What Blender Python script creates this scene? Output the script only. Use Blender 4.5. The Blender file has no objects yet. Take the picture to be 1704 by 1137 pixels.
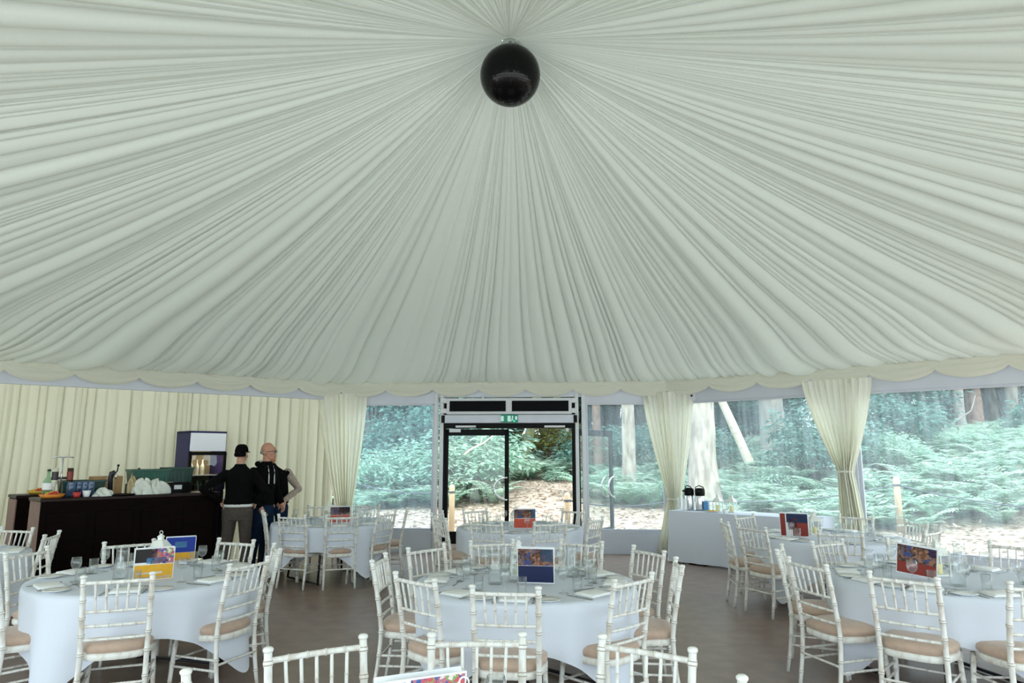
import bpy, bmesh, math, random
from mathutils import Vector, Matrix

random.seed(7)
PI = math.pi
SC = bpy.context.scene
COL = SC.collection

# ------------------------------------------------------------------ camera
CAM_H = 1.68
PITCH = math.radians(9.35)
FPX = 1136.0
cd = bpy.data.cameras.new('camera')
cd.sensor_width = 36.0
cd.lens = FPX / 1704 * 36.0
cd.clip_end = 300
cam = bpy.data.objects.new('camera', cd)
COL.objects.link(cam)
cam.location = (0, 0, CAM_H)
cam.rotation_euler = (PI / 2 + PITCH, 0, 0)
SC.camera = cam


def ray(px, py):
    u = (568.5 - py) / FPX
    x = (px - 852) / FPX
    return x, math.cos(PITCH) - u * math.sin(PITCH), math.sin(PITCH) + u * math.cos(PITCH)


def atz(px, py, z):            # point of a sight line at height z
    x, f, v = ray(px, py)
    t = (z - CAM_H) / v
    return Vector((x * t, f * t, z))


def aty(px, py, Y):            # point of a sight line at distance Y into the room
    x, f, v = ray(px, py)
    t = Y / f
    return Vector((x * t, Y, CAM_H + v * t))


# ------------------------------------------------------------------ materials
def newmat(name):
    m = bpy.data.materials.new(name)
    m.use_nodes = True
    nt = m.node_tree
    nt.nodes.clear()
    out = nt.nodes.new('ShaderNodeOutputMaterial')
    return m, nt, out


def noise_color(nt, c, var=0.12, scale=20.0, c2=None, coord='Object', stretch=None, detail=4.0, ramp=(0.35, 0.65)):
    tc = nt.nodes.new('ShaderNodeTexCoord')
    mp = nt.nodes.new('ShaderNodeMapping')
    if stretch:
        mp.inputs['Scale'].default_value = stretch
    nz = nt.nodes.new('ShaderNodeTexNoise')
    nz.inputs['Scale'].default_value = scale
    nz.inputs['Detail'].default_value = detail
    rp = nt.nodes.new('ShaderNodeValToRGB')
    if c2 is None:
        c2 = tuple(max(0, v * (1 - var)) for v in c)
    rp.color_ramp.elements[0].position = ramp[0]
    rp.color_ramp.elements[1].position = ramp[1]
    rp.color_ramp.elements[0].color = (*c2, 1)
    rp.color_ramp.elements[1].color = (*c, 1)
    L = nt.links.new
    L(tc.outputs[coord], mp.inputs['Vector'])
    L(mp.outputs['Vector'], nz.inputs['Vector'])
    L(nz.outputs['Fac'], rp.inputs['Fac'])
    return rp.outputs['Color'], nz


def mat(name, c, rough=0.6, metal=0.0, var=0.1, scale=25.0, c2=None, bump=0.0, stretch=None, spec=0.5, emit=None, es=0.0, ramp=(0.35, 0.65), coord='Object', sheen=0.0):
    m, nt, out = newmat(name)
    b = nt.nodes.new('ShaderNodeBsdfPrincipled')
    col, nz = noise_color(nt, c, var, scale, c2, coord, stretch, ramp=ramp)
    nt.links.new(col, b.inputs['Base Color'])
    b.inputs['Roughness'].default_value = rough
    b.inputs['Metallic'].default_value = metal
    b.inputs['Specular IOR Level'].default_value = spec
    if sheen:
        b.inputs['Sheen Weight'].default_value = sheen
    if emit:
        b.inputs['Emission Color'].default_value = (*emit, 1)
        b.inputs['Emission Strength'].default_value = es
    if bump:
        bp = nt.nodes.new('ShaderNodeBump')
        bp.inputs['Strength'].default_value = bump
        bp.inputs['Distance'].default_value = 0.01
        nt.links.new(nz.outputs['Fac'], bp.inputs['Height'])
        nt.links.new(bp.outputs['Normal'], b.inputs['Normal'])
    nt.links.new(b.outputs['BSDF'], out.inputs['Surface'])
    return m


def cloth_mat(name, c, ct, trans=0.4, scale=300.0, var=0.05):
    m, nt, out = newmat(name)
    d = nt.nodes.new('ShaderNodeBsdfDiffuse')
    t = nt.nodes.new('ShaderNodeBsdfTranslucent')
    mx = nt.nodes.new('ShaderNodeMixShader')
    col, nz = noise_color(nt, c, var, scale)
    nt.links.new(col, d.inputs['Color'])
    t.inputs['Color'].default_value = (*ct, 1)
    mx.inputs['Fac'].default_value = trans
    nt.links.new(d.outputs[0], mx.inputs[1])
    nt.links.new(t.outputs[0], mx.inputs[2])
    nt.links.new(mx.outputs[0], out.inputs['Surface'])
    return m


def glass_mat(name, tint=(0.96, 0.98, 0.98), haze=0.0, hazec=(0.8, 0.9, 0.95), rough=0.02, spec=1.0, streak=False):
    m, nt, out = newmat(name)
    tr = nt.nodes.new('ShaderNodeBsdfTransparent')
    tr.inputs['Color'].default_value = (*tint, 1)
    gl = nt.nodes.new('ShaderNodeBsdfGlossy')
    gl.inputs['Roughness'].default_value = rough
    fr = nt.nodes.new('ShaderNodeLayerWeight')
    fr.inputs['Blend'].default_value = 0.5
    pw = nt.nodes.new('ShaderNodeMath')
    pw.operation = 'POWER'
    pw.inputs[1].default_value = 4.0
    nt.links.new(fr.outputs['Facing'], pw.inputs[0])
    mul = nt.nodes.new('ShaderNodeMath')
    mul.operation = 'MULTIPLY_ADD'
    mul.inputs[1].default_value = 0.6 * spec
    mul.inputs[2].default_value = 0.035 * spec
    mul.use_clamp = True
    nt.links.new(pw.outputs[0], mul.inputs[0])
    mx = nt.nodes.new('ShaderNodeMixShader')
    nt.links.new(mul.outputs[0], mx.inputs['Fac'])
    nt.links.new(tr.outputs[0], mx.inputs[1])
    nt.links.new(gl.outputs[0], mx.inputs[2])
    last = mx.outputs[0]
    if haze:
        df = nt.nodes.new('ShaderNodeBsdfTranslucent')
        df.inputs['Color'].default_value = (*hazec, 1)
        m2 = nt.nodes.new('ShaderNodeMixShader')
        if streak:                      # upright reflection streaks, put in as bands of thicker and thinner haze
            tc = nt.nodes.new('ShaderNodeTexCoord')
            mp = nt.nodes.new('ShaderNodeMapping')
            mp.inputs['Scale'].default_value = (14, 14, 0.7)
            nz = nt.nodes.new('ShaderNodeTexNoise')
            nz.inputs['Scale'].default_value = 1.0
            mr = nt.nodes.new('ShaderNodeMapRange')
            mr.inputs['From Min'].default_value = 0.3
            mr.inputs['From Max'].default_value = 0.7
            mr.inputs['To Min'].default_value = haze * 0.6
            mr.inputs['To Max'].default_value = haze * 1.4
            nt.links.new(tc.outputs['Object'], mp.inputs['Vector'])
            nt.links.new(mp.outputs[0], nz.inputs['Vector'])
            nt.links.new(nz.outputs['Fac'], mr.inputs['Value'])
            nt.links.new(mr.outputs[0], m2.inputs['Fac'])
        else:
            m2.inputs['Fac'].default_value = haze
        nt.links.new(last, m2.inputs[1])
        nt.links.new(df.outputs[0], m2.inputs[2])
        last = m2.outputs[0]
    nt.links.new(last, out.inputs['Surface'])
    return m


def leaf_mat(name, c1, c2, trans=0.4):
    m, nt, out = newmat(name)
    col, nz = noise_color(nt, c1, c2=c2, scale=3.0, detail=3, ramp=(0.3, 0.7))
    d = nt.nodes.new('ShaderNodeBsdfDiffuse')
    t = nt.nodes.new('ShaderNodeBsdfTranslucent')
    mx = nt.nodes.new('ShaderNodeMixShader')
    mx.inputs['Fac'].default_value = trans
    nt.links.new(col, d.inputs['Color'])
    nt.links.new(col, t.inputs['Color'])
    nt.links.new(d.outputs[0], mx.inputs[1])
    nt.links.new(t.outputs[0], mx.inputs[2])
    nt.links.new(mx.outputs[0], out.inputs['Surface'])
    return m


def collage_mat(name, cols, scale=40.0):
    """a printed photograph: patches of printed colour"""
    m, nt, out = newmat(name)
    tc = nt.nodes.new('ShaderNodeTexCoord')
    nz = nt.nodes.new('ShaderNodeTexNoise')
    nz.inputs['Scale'].default_value = scale * 0.45
    nz.inputs['Detail'].default_value = 3
    vr = nt.nodes.new('ShaderNodeTexVoronoi')
    vr.inputs['Scale'].default_value = scale
    mixv = nt.nodes.new('ShaderNodeMixRGB')
    mixv.inputs['Fac'].default_value = 0.45
    rp = nt.nodes.new('ShaderNodeValToRGB')
    rp.color_ramp.interpolation = 'CONSTANT'
    n = len(cols)
    while len(rp.color_ramp.elements) < n:
        rp.color_ramp.elements.new(0.5)
    for i, c in enumerate(cols):
        rp.color_ramp.elements[i].position = 0.28 + 0.44 * i / n if i else 0.0
        rp.color_ramp.elements[i].color = (*c, 1)
    b = nt.nodes.new('ShaderNodeBsdfPrincipled')
    b.inputs['Roughness'].default_value = 0.35
    nt.links.new(tc.outputs['Object'], nz.inputs['Vector'])
    nt.links.new(tc.outputs['Object'], vr.inputs['Vector'])
    nt.links.new(nz.outputs['Fac'], mixv.inputs[1])
    nt.links.new(vr.outputs['Color'], mixv.inputs[2])
    nt.links.new(mixv.outputs[0], rp.inputs['Fac'])
    nt.links.new(rp.outputs['Color'], b.inputs['Base Color'])
    nt.links.new(b.outputs[0], out.inputs['Surface'])
    return m


M = {}
M['lining'] = cloth_mat('roof lining', (0.82, 0.88, 0.82), (0.105, 0.108, 0.094), 0.34, 60, 0.02)
M['valance'] = cloth_mat('valance cloth', (0.80, 0.79, 0.68), (0.5, 0.48, 0.35), 0.25, 60, 0.03)
M['wall_lining'] = cloth_mat('wall lining', (0.78, 0.77, 0.645), (0.38, 0.36, 0.25), 0.34, 60, 0.04)
M['curtain'] = cloth_mat('curtain cloth', (0.90, 0.90, 0.83), (0.92, 0.89, 0.70), 0.34, 60, 0.04)
M['linen'] = cloth_mat('white table linen', (0.78, 0.83, 0.92), (0.75, 0.8, 0.86), 0.12, 200, 0.03)
M['napkin'] = mat('white napkin', (0.86, 0.87, 0.86), 0.8, var=0.04)
M['floor'] = mat('brown vinyl floor', (0.28, 0.20, 0.165), 0.33, var=0.22, scale=6, bump=0.02)
M['alu'] = mat('powder coated aluminium', (0.56, 0.58, 0.64), 0.42, 0.15, var=0.05, scale=4)
M['alu_white'] = mat('white aluminium', (0.70, 0.70, 0.72), 0.4, 0.0, var=0.05, scale=4)
M['kick'] = mat('grey vinyl kick panel', (0.60, 0.64, 0.72), 0.5, var=0.05, scale=4)
M['black'] = mat('black paint', (0.004, 0.004, 0.0035), 0.45, var=0.3, spec=0.12)
M['grille'] = mat('black grille', (0.004, 0.004, 0.006), 0.6, var=0.3, spec=0.1)
M['pvc'] = glass_mat('clear vinyl window', (0.88, 0.93, 0.95), 0.16, (0.72, 0.86, 0.95), 0.08, 0.35, True)
M['pvc_blue'] = glass_mat('blue tinged vinyl window', (0.76, 0.86, 0.92), 0.14, (0.60, 0.78, 0.92), 0.08, 0.35, True)
M['glass'] = glass_mat('clear glass', (0.95, 0.97, 0.96), 0.0, rough=0.01, spec=1.0)
M['glassware'] = glass_mat('table glass', (0.975, 0.985, 0.985), 0.03, (0.9, 0.93, 0.95), 0.03, 1.6)
M['steel'] = mat('steel', (0.70, 0.70, 0.71), 0.22, 0.95, var=0.06)
M['dark_steel'] = mat('dark steel', (0.05, 0.05, 0.055), 0.4, 0.7, var=0.2)
M['lime'] = mat('limewashed wood', (0.80, 0.80, 0.76), 0.55, var=0.1, c2=(0.62, 0.56, 0.48), scale=30, stretch=(1, 1, 0.35), ramp=(0.28, 0.52))
M['knot'] = mat('worn wood ring', (0.42, 0.35, 0.27), 0.6, var=0.3, scale=60)
M['suede'] = mat('beige suede', (0.53, 0.385, 0.295), 0.9, var=0.12, scale=18, sheen=0.3)
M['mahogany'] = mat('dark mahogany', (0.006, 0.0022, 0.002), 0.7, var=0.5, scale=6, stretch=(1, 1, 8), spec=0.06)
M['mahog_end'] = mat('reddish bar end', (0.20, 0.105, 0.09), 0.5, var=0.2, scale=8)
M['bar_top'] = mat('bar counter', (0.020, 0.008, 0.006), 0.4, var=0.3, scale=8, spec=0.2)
M['plate'] = mat('white china', (0.84, 0.85, 0.83), 0.15, var=0.03)
M['lantern'] = mat('white painted metal', (0.80, 0.82, 0.76), 0.45, var=0.06)
M['candle'] = mat('cream candle wax', (0.86, 0.78, 0.42), 0.6, var=0.06)
M['navy_fridge'] = mat('purple navy steel', (0.030, 0.027, 0.11), 0.45, var=0.1, spec=0.2)
M['lightbox'] = mat('lit header panel', (0.75, 0.77, 0.80), 0.4, var=0.02, emit=(0.9, 0.93, 1), es=0.12)
M['fridge_in'] = mat('fridge lining', (0.42, 0.34, 0.20), 0.6, var=0.25, scale=5)
M['crate'] = mat('green plastic', (0.012, 0.095, 0.060), 0.4, var=0.2)
M['crate_dark'] = mat('dark green plastic', (0.006, 0.045, 0.030), 0.4, var=0.2)
M['cardboard'] = mat('cardboard', (0.40, 0.24, 0.11), 0.85, var=0.12)
M['bottle_green'] = glass_mat('pale green plastic', (0.75, 0.92, 0.82), 0.25, (0.6, 0.9, 0.75), 0.1, 1.0)
M['bottle_amber'] = mat('amber glass', (0.05, 0.02, 0.008), 0.1, var=0.2)
M['bottle_clear'] = mat('pale glass bottle', (0.75, 0.72, 0.6), 0.15, var=0.2)
M['label_red'] = mat('dark red label', (0.22, 0.03, 0.02), 0.5)
M['yellow'] = mat('yellow plastic', (0.75, 0.46, 0.05), 0.5, var=0.2)
M['orange'] = mat('orange fruit', (0.75, 0.25, 0.03), 0.5, var=0.2)
M['red'] = mat('red plastic', (0.5, 0.03, 0.02), 0.4)
M['blue_cup'] = glass_mat('blue glass', (0.72, 0.82, 0.93), 0.2, (0.5, 0.68, 0.95), 0.05, 1.4)
M['rag'] = mat('white cloth', (0.72, 0.74, 0.66), 0.9, var=0.1, scale=12)
M['bag'] = mat('paper bag', (0.60, 0.47, 0.26), 0.8, var=0.25, scale=10)
M['exit_green'] = mat('exit green', (0.0, 0.16, 0.09), 0.4, emit=(0, 0.5, 0.3), es=0.15)
M['exit_white'] = mat('exit white', (0.6, 0.8, 0.75), 0.4, emit=(0.6, 0.95, 0.85), es=0.2)
M['exit_led'] = mat('green indicator', (0.0, 0.6, 0.3), 0.4, emit=(0.05, 0.9, 0.5), es=1.0)
M['skin'] = mat('skin', (0.50, 0.27, 0.18), 0.5, var=0.1, scale=15)
M['skin_ruddy'] = mat('ruddy skin', (0.56, 0.28, 0.18), 0.5, var=0.12, scale=15)
M['jersey'] = mat('black fleece', (0.005, 0.0045, 0.005), 0.95, var=0.3, spec=0.06)
M['grey_trouser'] = mat('grey brown trousers', (0.085, 0.070, 0.060), 0.95, var=0.2, scale=30, spec=0.1)
M['jeans'] = mat('dark blue denim', (0.010, 0.024, 0.055), 0.95, var=0.25, scale=40, spec=0.1)
M['tee'] = mat('white cotton', (0.7, 0.7, 0.68), 0.9, var=0.05)
M['shirt'] = mat('beige check shirt', (0.42, 0.33, 0.27), 0.9, var=0.35, scale=50)
M['shoe'] = mat('dark shoe', (0.012, 0.011, 0.011), 0.5)
M['ginger'] = mat('ginger hair', (0.50, 0.18, 0.05), 0.7, var=0.3, scale=60)
M['eye_white'] = mat('eye', (0.75, 0.75, 0.72), 0.2)
M['post_wood'] = mat('pale timber', (0.66, 0.50, 0.34), 0.8, var=0.15, scale=12, stretch=(1, 1, .2))
M['rope'] = mat('dark rope', (0.10, 0.12, 0.14), 0.9, var=0.2)
M['bark_pale'] = mat('pale bark', (0.46, 0.41, 0.345), 0.95, c2=(0.22, 0.19, 0.155), scale=7, bump=0.6, stretch=(1, 1, .3))
M['bark_grey'] = mat('grey bark', (0.27, 0.25, 0.22), 0.95, c2=(0.15, 0.14, 0.12), scale=6, bump=0.6, stretch=(1, 1, .3))
M['bark_moss'] = mat('mossy bark', (0.16, 0.18, 0.08), 0.95, c2=(0.09, 0.09, 0.05), scale=6, bump=0.6)
M['bark_red'] = mat('reddish bark', (0.24, 0.15, 0.11), 0.95, c2=(0.13, 0.08, 0.06), scale=6, bump=0.6)
M['bark_birch'] = mat('birch bark', (0.62, 0.55, 0.44), 0.9, c2=(0.32, 0.27, 0.22), scale=8, stretch=(1, 1, 2), ramp=(.25, .45))
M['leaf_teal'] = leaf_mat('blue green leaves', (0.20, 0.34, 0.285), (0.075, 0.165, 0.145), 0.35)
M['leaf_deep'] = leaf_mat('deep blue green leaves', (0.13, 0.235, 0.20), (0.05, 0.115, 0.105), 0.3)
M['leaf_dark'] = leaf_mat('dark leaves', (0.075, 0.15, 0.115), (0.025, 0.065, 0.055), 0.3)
M['leaf_bright'] = leaf_mat('light green leaves', (0.44, 0.60, 0.48), (0.23, 0.40, 0.31), 0.45)
M['leaf_olive'] = leaf_mat('olive leaves', (0.15, 0.17, 0.06), (0.08, 0.08, 0.03), 0.35)
M['fern'] = leaf_mat('fern fronds', (0.52, 0.64, 0.52), (0.29, 0.45, 0.36), 0.45)
M['fern_brown'] = leaf_mat('dry bracken', (0.40, 0.28, 0.15), (0.26, 0.15, 0.08), 0.35)
M['litter'] = leaf_mat('fallen leaves', (0.58, 0.50, 0.42), (0.36, 0.26, 0.20), 0.15)
M['soil'] = mat('leaf mould', (0.46, 0.39, 0.32), 0.95, c2=(0.24, 0.18, 0.14), scale=5, bump=0.5)
M['light_bounce'] = mat('pale bounce surface', (0.74, 0.72, 0.68), 0.9, var=0.1, scale=3)  # for the added sheet outside that throws daylight up at the lining
M['ball'] = mat('black mirror tiles', (0.003, 0.003, 0.004), 0.12, 0.0, var=0.2, spec=0.22)
M['paper'] = mat('white paper', (0.82, 0.84, 0.86), 0.6, var=0.02)
M['ink_navy'] = mat('navy print', (0.007, 0.015, 0.07), 0.4)
M['ink_blue'] = mat('blue print', (0.010, 0.035, 0.30), 0.4)
M['ink_sky'] = mat('sky blue print', (0.12, 0.32, 0.60), 0.4)
M['ink_yellow'] = mat('yellow print', (0.80, 0.42, 0.03), 0.4)
M['ink_red'] = mat('red print', (0.26, 0.030, 0.018), 0.4)
M['ink_coral'] = mat('coral print', (0.60, 0.09, 0.05), 0.4)
M['ink_dark'] = mat('black print', (0.02, 0.015, 0.015), 0.4)
M['collage'] = collage_mat('photo print', [(0.03, 0.02, 0.02), (0.17, 0.06, 0.03), (0.04, 0.025, 0.025), (0.12, 0.10, 0.12), (0.30, 0.14, 0.07), (0.05, 0.06, 0.17)], 45)
M['collage_lite'] = collage_mat('bright photo print', [(0.05, 0.12, 0.35), (0.55, 0.10, 0.12), (0.25, 0.35, 0.12), (0.75, 0.65, 0.6), (0.45, 0.18, 0.22), (0.08, 0.05, 0.2)], 45)


# ------------------------------------------------------------------ mesh builder
class MB:
    def __init__(s):
        s.v, s.f, s.mi = [], [], []

    def add(s, verts, faces, mi=0):
        o = len(s.v)
        s.v += [tuple(p) for p in verts]
        for k, f in enumerate(faces):
            s.f.append(tuple(i + o for i in f))
            s.mi.append(mi if not isinstance(mi, list) else mi[k])

    def box(s, c, size, mi=0, rz=0.0, rot=None, bev=0.0):
        x, y, z = (d / 2 for d in size)
        R = rot if rot is not None else Matrix.Rotation(rz, 3, 'Z')
        c = Vector(c)
        if bev <= 0:
            P = [(-x, -y, -z), (x, -y, -z), (x, y, -z), (-x, y, -z), (-x, -y, z), (x, -y, z), (x, y, z), (-x, y, z)]
            F = [(3, 2, 1, 0), (4, 5, 6, 7), (0, 1, 5, 4), (1, 2, 6, 5), (2, 3, 7, 6), (3, 0, 4, 7)]
            s.add([c + R @ Vector(p) for p in P], F, mi)
            return
        b = min(bev, x * .9, y * .9, z * .9)
        bm = bmesh.new()
        bmesh.ops.create_cube(bm, size=1.0)
        for v in bm.verts:
            v.co = Vector((v.co.x * 2 * x, v.co.y * 2 * y, v.co.z * 2 * z))
        bmesh.ops.bevel(bm, geom=list(bm.edges), offset=b, segments=2, affect='EDGES', profile=0.5)
        bm.verts.index_update()
        s.add([c + R @ v.co for v in bm.verts], [tuple(v.index for v in f.verts) for f in bm.faces], mi)
        bm.free()

    def tube(s, pts, rad, n=8, mi=0, cap=True, mis=None, flat=1.0, up=None):
        pts = [Vector(p) for p in pts]
        if not isinstance(rad, (list, tuple)):
            rad = [rad] * len(pts)
        prev = None
        rings = []
        for i, p in enumerate(pts):
            a = pts[max(i - 1, 0)]
            b = pts[min(i + 1, len(pts) - 1)]
            t = (b - a)
            t = t.normalized() if t.length > 1e-9 else Vector((0, 0, 1))
            if prev is None:
                ref = Vector(up) if up else (Vector((1, 0, 0)) if abs(t.x) < 0.9 else Vector((0, 1, 0)))
                u = (ref - t * ref.dot(t)).normalized()
            else:
                u = (prev - t * prev.dot(t)).normalized()
            prev = u
            w = t.cross(u)
            rings.append([p + (u * math.cos(k * 2 * PI / n) + w * math.sin(k * 2 * PI / n) * flat) * rad[i] for k in range(n)])
        V = [q for r in rings for q in r]
        F, mm = [], []
        for i in range(len(pts) - 1):
            for k in range(n):
                F.append((i * n + k, i * n + (k + 1) % n, (i + 1) * n + (k + 1) % n, (i + 1) * n + k))
                mm.append(mis[i] if mis else mi)
        if cap:
            F.append(tuple(range(n - 1, -1, -1)))
            F.append(tuple((len(pts) - 1) * n + k for k in range(n)))
            mm += [mis[0] if mis else mi, mis[-1] if mis else mi]
        s.add(V, F, mm)

    def lathe(s, prof, c=(0, 0, 0), n=20, mi=0, cap0=True, cap1=True, rot=None, mis=None):
        c = Vector(c)
        V, F, mm = [], [], []
        for r, z in prof:
            for k in range(n):
                p = Vector((r * math.cos(k * 2 * PI / n), r * math.sin(k * 2 * PI / n), z))
                V.append(c + (rot @ p if rot is not None else p))
        for i in range(len(prof) - 1):
            for k in range(n):
                F.append((i * n + k, i * n + (k + 1) % n, (i + 1) * n + (k + 1) % n, (i + 1) * n + k))
                mm.append(mis[i] if mis else mi)
        if cap0:
            F.append(tuple(range(n - 1, -1, -1)))
            mm.append(mis[0] if mis else mi)
        if cap1:
            F.append(tuple((len(prof) - 1) * n + k for k in range(n)))
            mm.append(mis[-1] if mis else mi)
        s.add(V, F, mm)

    def ball(s, c, r, n=12, mi=0, rot=None):
        r = (r, r, r) if not isinstance(r, (tuple, list)) else r
        c = Vector(c)
        V = []
        h = max(4, n // 2)
        for i in range(1, h):
            th = PI * i / h
            for k in range(n):
                p = Vector((r[0] * math.sin(th) * math.cos(2 * PI * k / n), r[1] * math.sin(th) * math.sin(2 * PI * k / n), r[2] * math.cos(th)))
                V.append(c + (rot @ p if rot is not None else p))
        tp = Vector((0, 0, r[2])); bt = Vector((0, 0, -r[2]))
        V.append(c + (rot @ tp if rot is not None else tp)); V.append(c + (rot @ bt if rot is not None else bt))
        F = []
        for i in range(h - 2):
            for k in range(n):
                F.append((i * n + k, (i + 1) * n + k, (i + 1) * n + (k + 1) % n, i * n + (k + 1) % n))
        T, B = len(V) - 2, len(V) - 1
        for k in range(n):
            F.append((T, k, (k + 1) % n))
            F.append((B, (h - 2) * n + (k + 1) % n, (h - 2) * n + k))
        s.add(V, F, mi)

    def grid(s, rows, mi=0, closed=False):
        """rows: list of equal-length point lists"""
        n = len(rows[0])
        V = [p for r in rows for p in r]
        F = []
        for i in range(len(rows) - 1):
            for k in range(n if closed else n - 1):
                k2 = (k + 1) % n
                F.append((i * n + k, i * n + k2, (i + 1) * n + k2, (i + 1) * n + k))
        s.add(V, F, mi)

    def build(s, name, mats, parent=None, loc=None, rz=0.0, smooth=True, link=True):
        me = bpy.data.meshes.new(name)
        me.from_pydata([tuple(p) for p in s.v], [], s.f)
        if not isinstance(mats, (list, tuple)):
            mats = [mats]
        for m in mats:
            me.materials.append(m)
        me.polygons.foreach_set('material_index', s.mi)
        if smooth:
            me.polygons.foreach_set('use_smooth', [True] * len(s.f))
        me.update()
        o = bpy.data.objects.new(name, me)
        if link:
            COL.objects.link(o)
        if parent:
            o.parent = parent
        if loc is not None:
            o.location = loc
        o.rotation_euler = (0, 0, rz)
        return o


def sharp(o, ang=35):
    """keep hard edges on machined things"""
    me = o.data
    bm = bmesh.new()
    bm.from_mesh(me)
    for e in bm.edges:
        if len(e.link_faces) == 2 and e.calc_face_angle(0) > math.radians(ang):
            e.smooth = False
    bm.to_mesh(me)
    bm.free()
    return o


def tag(o, label, cat, group=None, kind=None):
    o['label'] = label
    o['category'] = cat
    if group:
        o['group'] = group
    if kind:
        o['kind'] = kind
    return o


def empty(name, loc=(0, 0, 0), rz=0.0):
    o = bpy.data.objects.new(name, None)
    o.empty_display_size = 0.1
    COL.objects.link(o)
    o.location = loc
    o.rotation_euler = (0, 0, rz)
    return o


KIDS = {}


def kids(o):
    return list(o.children)


def copy_tree(o, parent=None):
    c = o.copy()
    COL.objects.link(c)
    if parent:
        c.parent = parent
    for ch in kids(o):
        copy_tree(ch, c)
    return c


def struct(o):
    o['kind'] = 'structure'
    return o


# ------------------------------------------------------------------ plan of the marquee
EAVE = 2.93
APEX = Vector((-0.02, 5.25, 5.12))
VL = Vector((-3.07, 12.25))
VR = Vector((2.73, 11.94))
DL = Vector((-0.787, -0.617)).normalized()      # along the left wall away from the back wall
DR = Vector((0.747, -0.665)).normalized()       # along the right wall
VL2 = VL + DL * 5.7
VR2 = VR + DR * 5.7
POLY = [VL, VR, VR2, Vector((7.3, 2.4)), Vector((3.0, -1.7)), Vector((-3.3, -1.7)), Vector((-7.7, 2.8)), VL2]
CEN = Vector((-0.02, 5.25))


def out_dist(x, y):
    p = Vector((x, y))
    best = -1e9
    n = len(POLY)
    for i in range(n):
        a, b = POLY[i], POLY[(i + 1) % n]
        d = (b - a).normalized()
        nrm = Vector((d.y, -d.x))
        if (CEN - a).dot(nrm) > 0:
            nrm = -nrm
        best = max(best, (p - a).dot(nrm))
    return best


def ground_z(x, y):
    d = out_dist(x, y)
    z = -0.07
    if y < 6:
        d = min(d, 2.6 + max(0, y - 3.5) * .6)
    if d > 2.6:
        z += 0.115 * (d - 2.6) - 0.0009 * (d - 2.6) ** 2
    if d > 1 and y > 6:
        z += 0.05 * math.sin(x * 0.9 + 1.3) * math.sin(y * 0.7) * min(1, d - 1)
    if y < 3.5:
        return -.12
    if x > 6 and d > 3:
        z += min(0.5, 0.04 * (d - 3))
    return z


# floor
mb = MB()
pts = [CEN + (p - CEN) * 1.015 for p in POLY]
n = len(pts)
mb.add([(p.x, p.y, 0) for p in pts] + [(p.x, p.y, -0.12) for p in pts],
       [tuple(range(n - 1, -1, -1)), tuple(range(n, 2 * n))] + [(i, (i + 1) % n, n + (i + 1) % n, n + i) for i in range(n)])
struct(mb.build('floor', M['floor'], smooth=False))

# ------------------------------------------------------------------ ceiling lining
SEG = []
acc = 0.0
for i in range(n):
    a, b = POLY[i], POLY[(i + 1) % n]
    SEG.append((acc, a, b, (b - a).length))
    acc += (b - a).length
PERIM = acc


def perim(s):
    s = s % PERIM
    for st, a, b, l in SEG:
        if s <= st + l + 1e-9:
            return a + (b - a) * ((s - st) / l)
    return POLY[0]


rng = random.Random(11)
cuts = [0.0]
while cuts[-1] < PERIM - 0.08:
    big = 0.5 + 0.5 * math.sin(cuts[-1] * 1.9 + 1.2 * math.sin(cuts[-1] * .63))     # wide smooth stretches between bunched ones
    cuts.append(cuts[-1] + rng.choice([0.11, 0.16, 0.22, 0.32]) * rng.uniform(0.8, 1.2) * (0.75 + 0.75 * big))
scale_c = PERIM / cuts[-1]
cuts = [c * scale_c for c in cuts]
section = []          # (s, up-offset): bellies hang between creases that are drawn up
crease = [rng.choice([.006, .012, .02, .035, .055]) for _ in cuts]
ovs = [rng.uniform(.025, .05) if rng.random() < .08 else 0.0 for _ in cuts]
crease[-1], ovs[-1] = crease[0], ovs[0]
for i in range(len(cuts) - 1):
    w = cuts[i + 1] - cuts[i]
    b = cuts[i]
    A = w * rng.uniform(.10, .34)
    g = rng.choice([.75, 1.0, 1.35])
    c0, c1 = crease[i], crease[i + 1]
    o0, o1 = ovs[i], ovs[i + 1]
    for u in (.0, .10, .22, .36, .5, .64, .78, .90):
        n_ = (c0 * max(0, 1 - u / .25) ** 1.6 + c1 * max(0, 1 - (1 - u) / .25) ** 1.6) - A * math.sin(PI * u ** g) ** .85
        if o0 and u == 0:
            n_ += .02
        section.append((b + u * w, n_))
    if o1:                # a knife pleat: the cloth runs past and doubles back above itself
        section += [(b + w + o1 * .8, -.010), (b + w + o1, -.002), (b + w + o1 * .6, .012)]
ROWS = [0.008, 0.022, 0.035, 0.055, 0.08, 0.11, 0.15, 0.2, 0.26, 0.32, 0.38, 0.44, 0.5, 0.56, 0.62, 0.68, 0.73, 0.78, 0.82, 0.86, 0.89, 0.92, 0.945, 0.965, 0.985, 1.0]
RISE = APEX.z - EAVE


def lining_z(t):
    return EAVE + RISE * ((1 - t) - 0.26 * t * (1 - t)) - 0.085 * math.exp(-((t - 0.87) / 0.085) ** 2)


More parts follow.
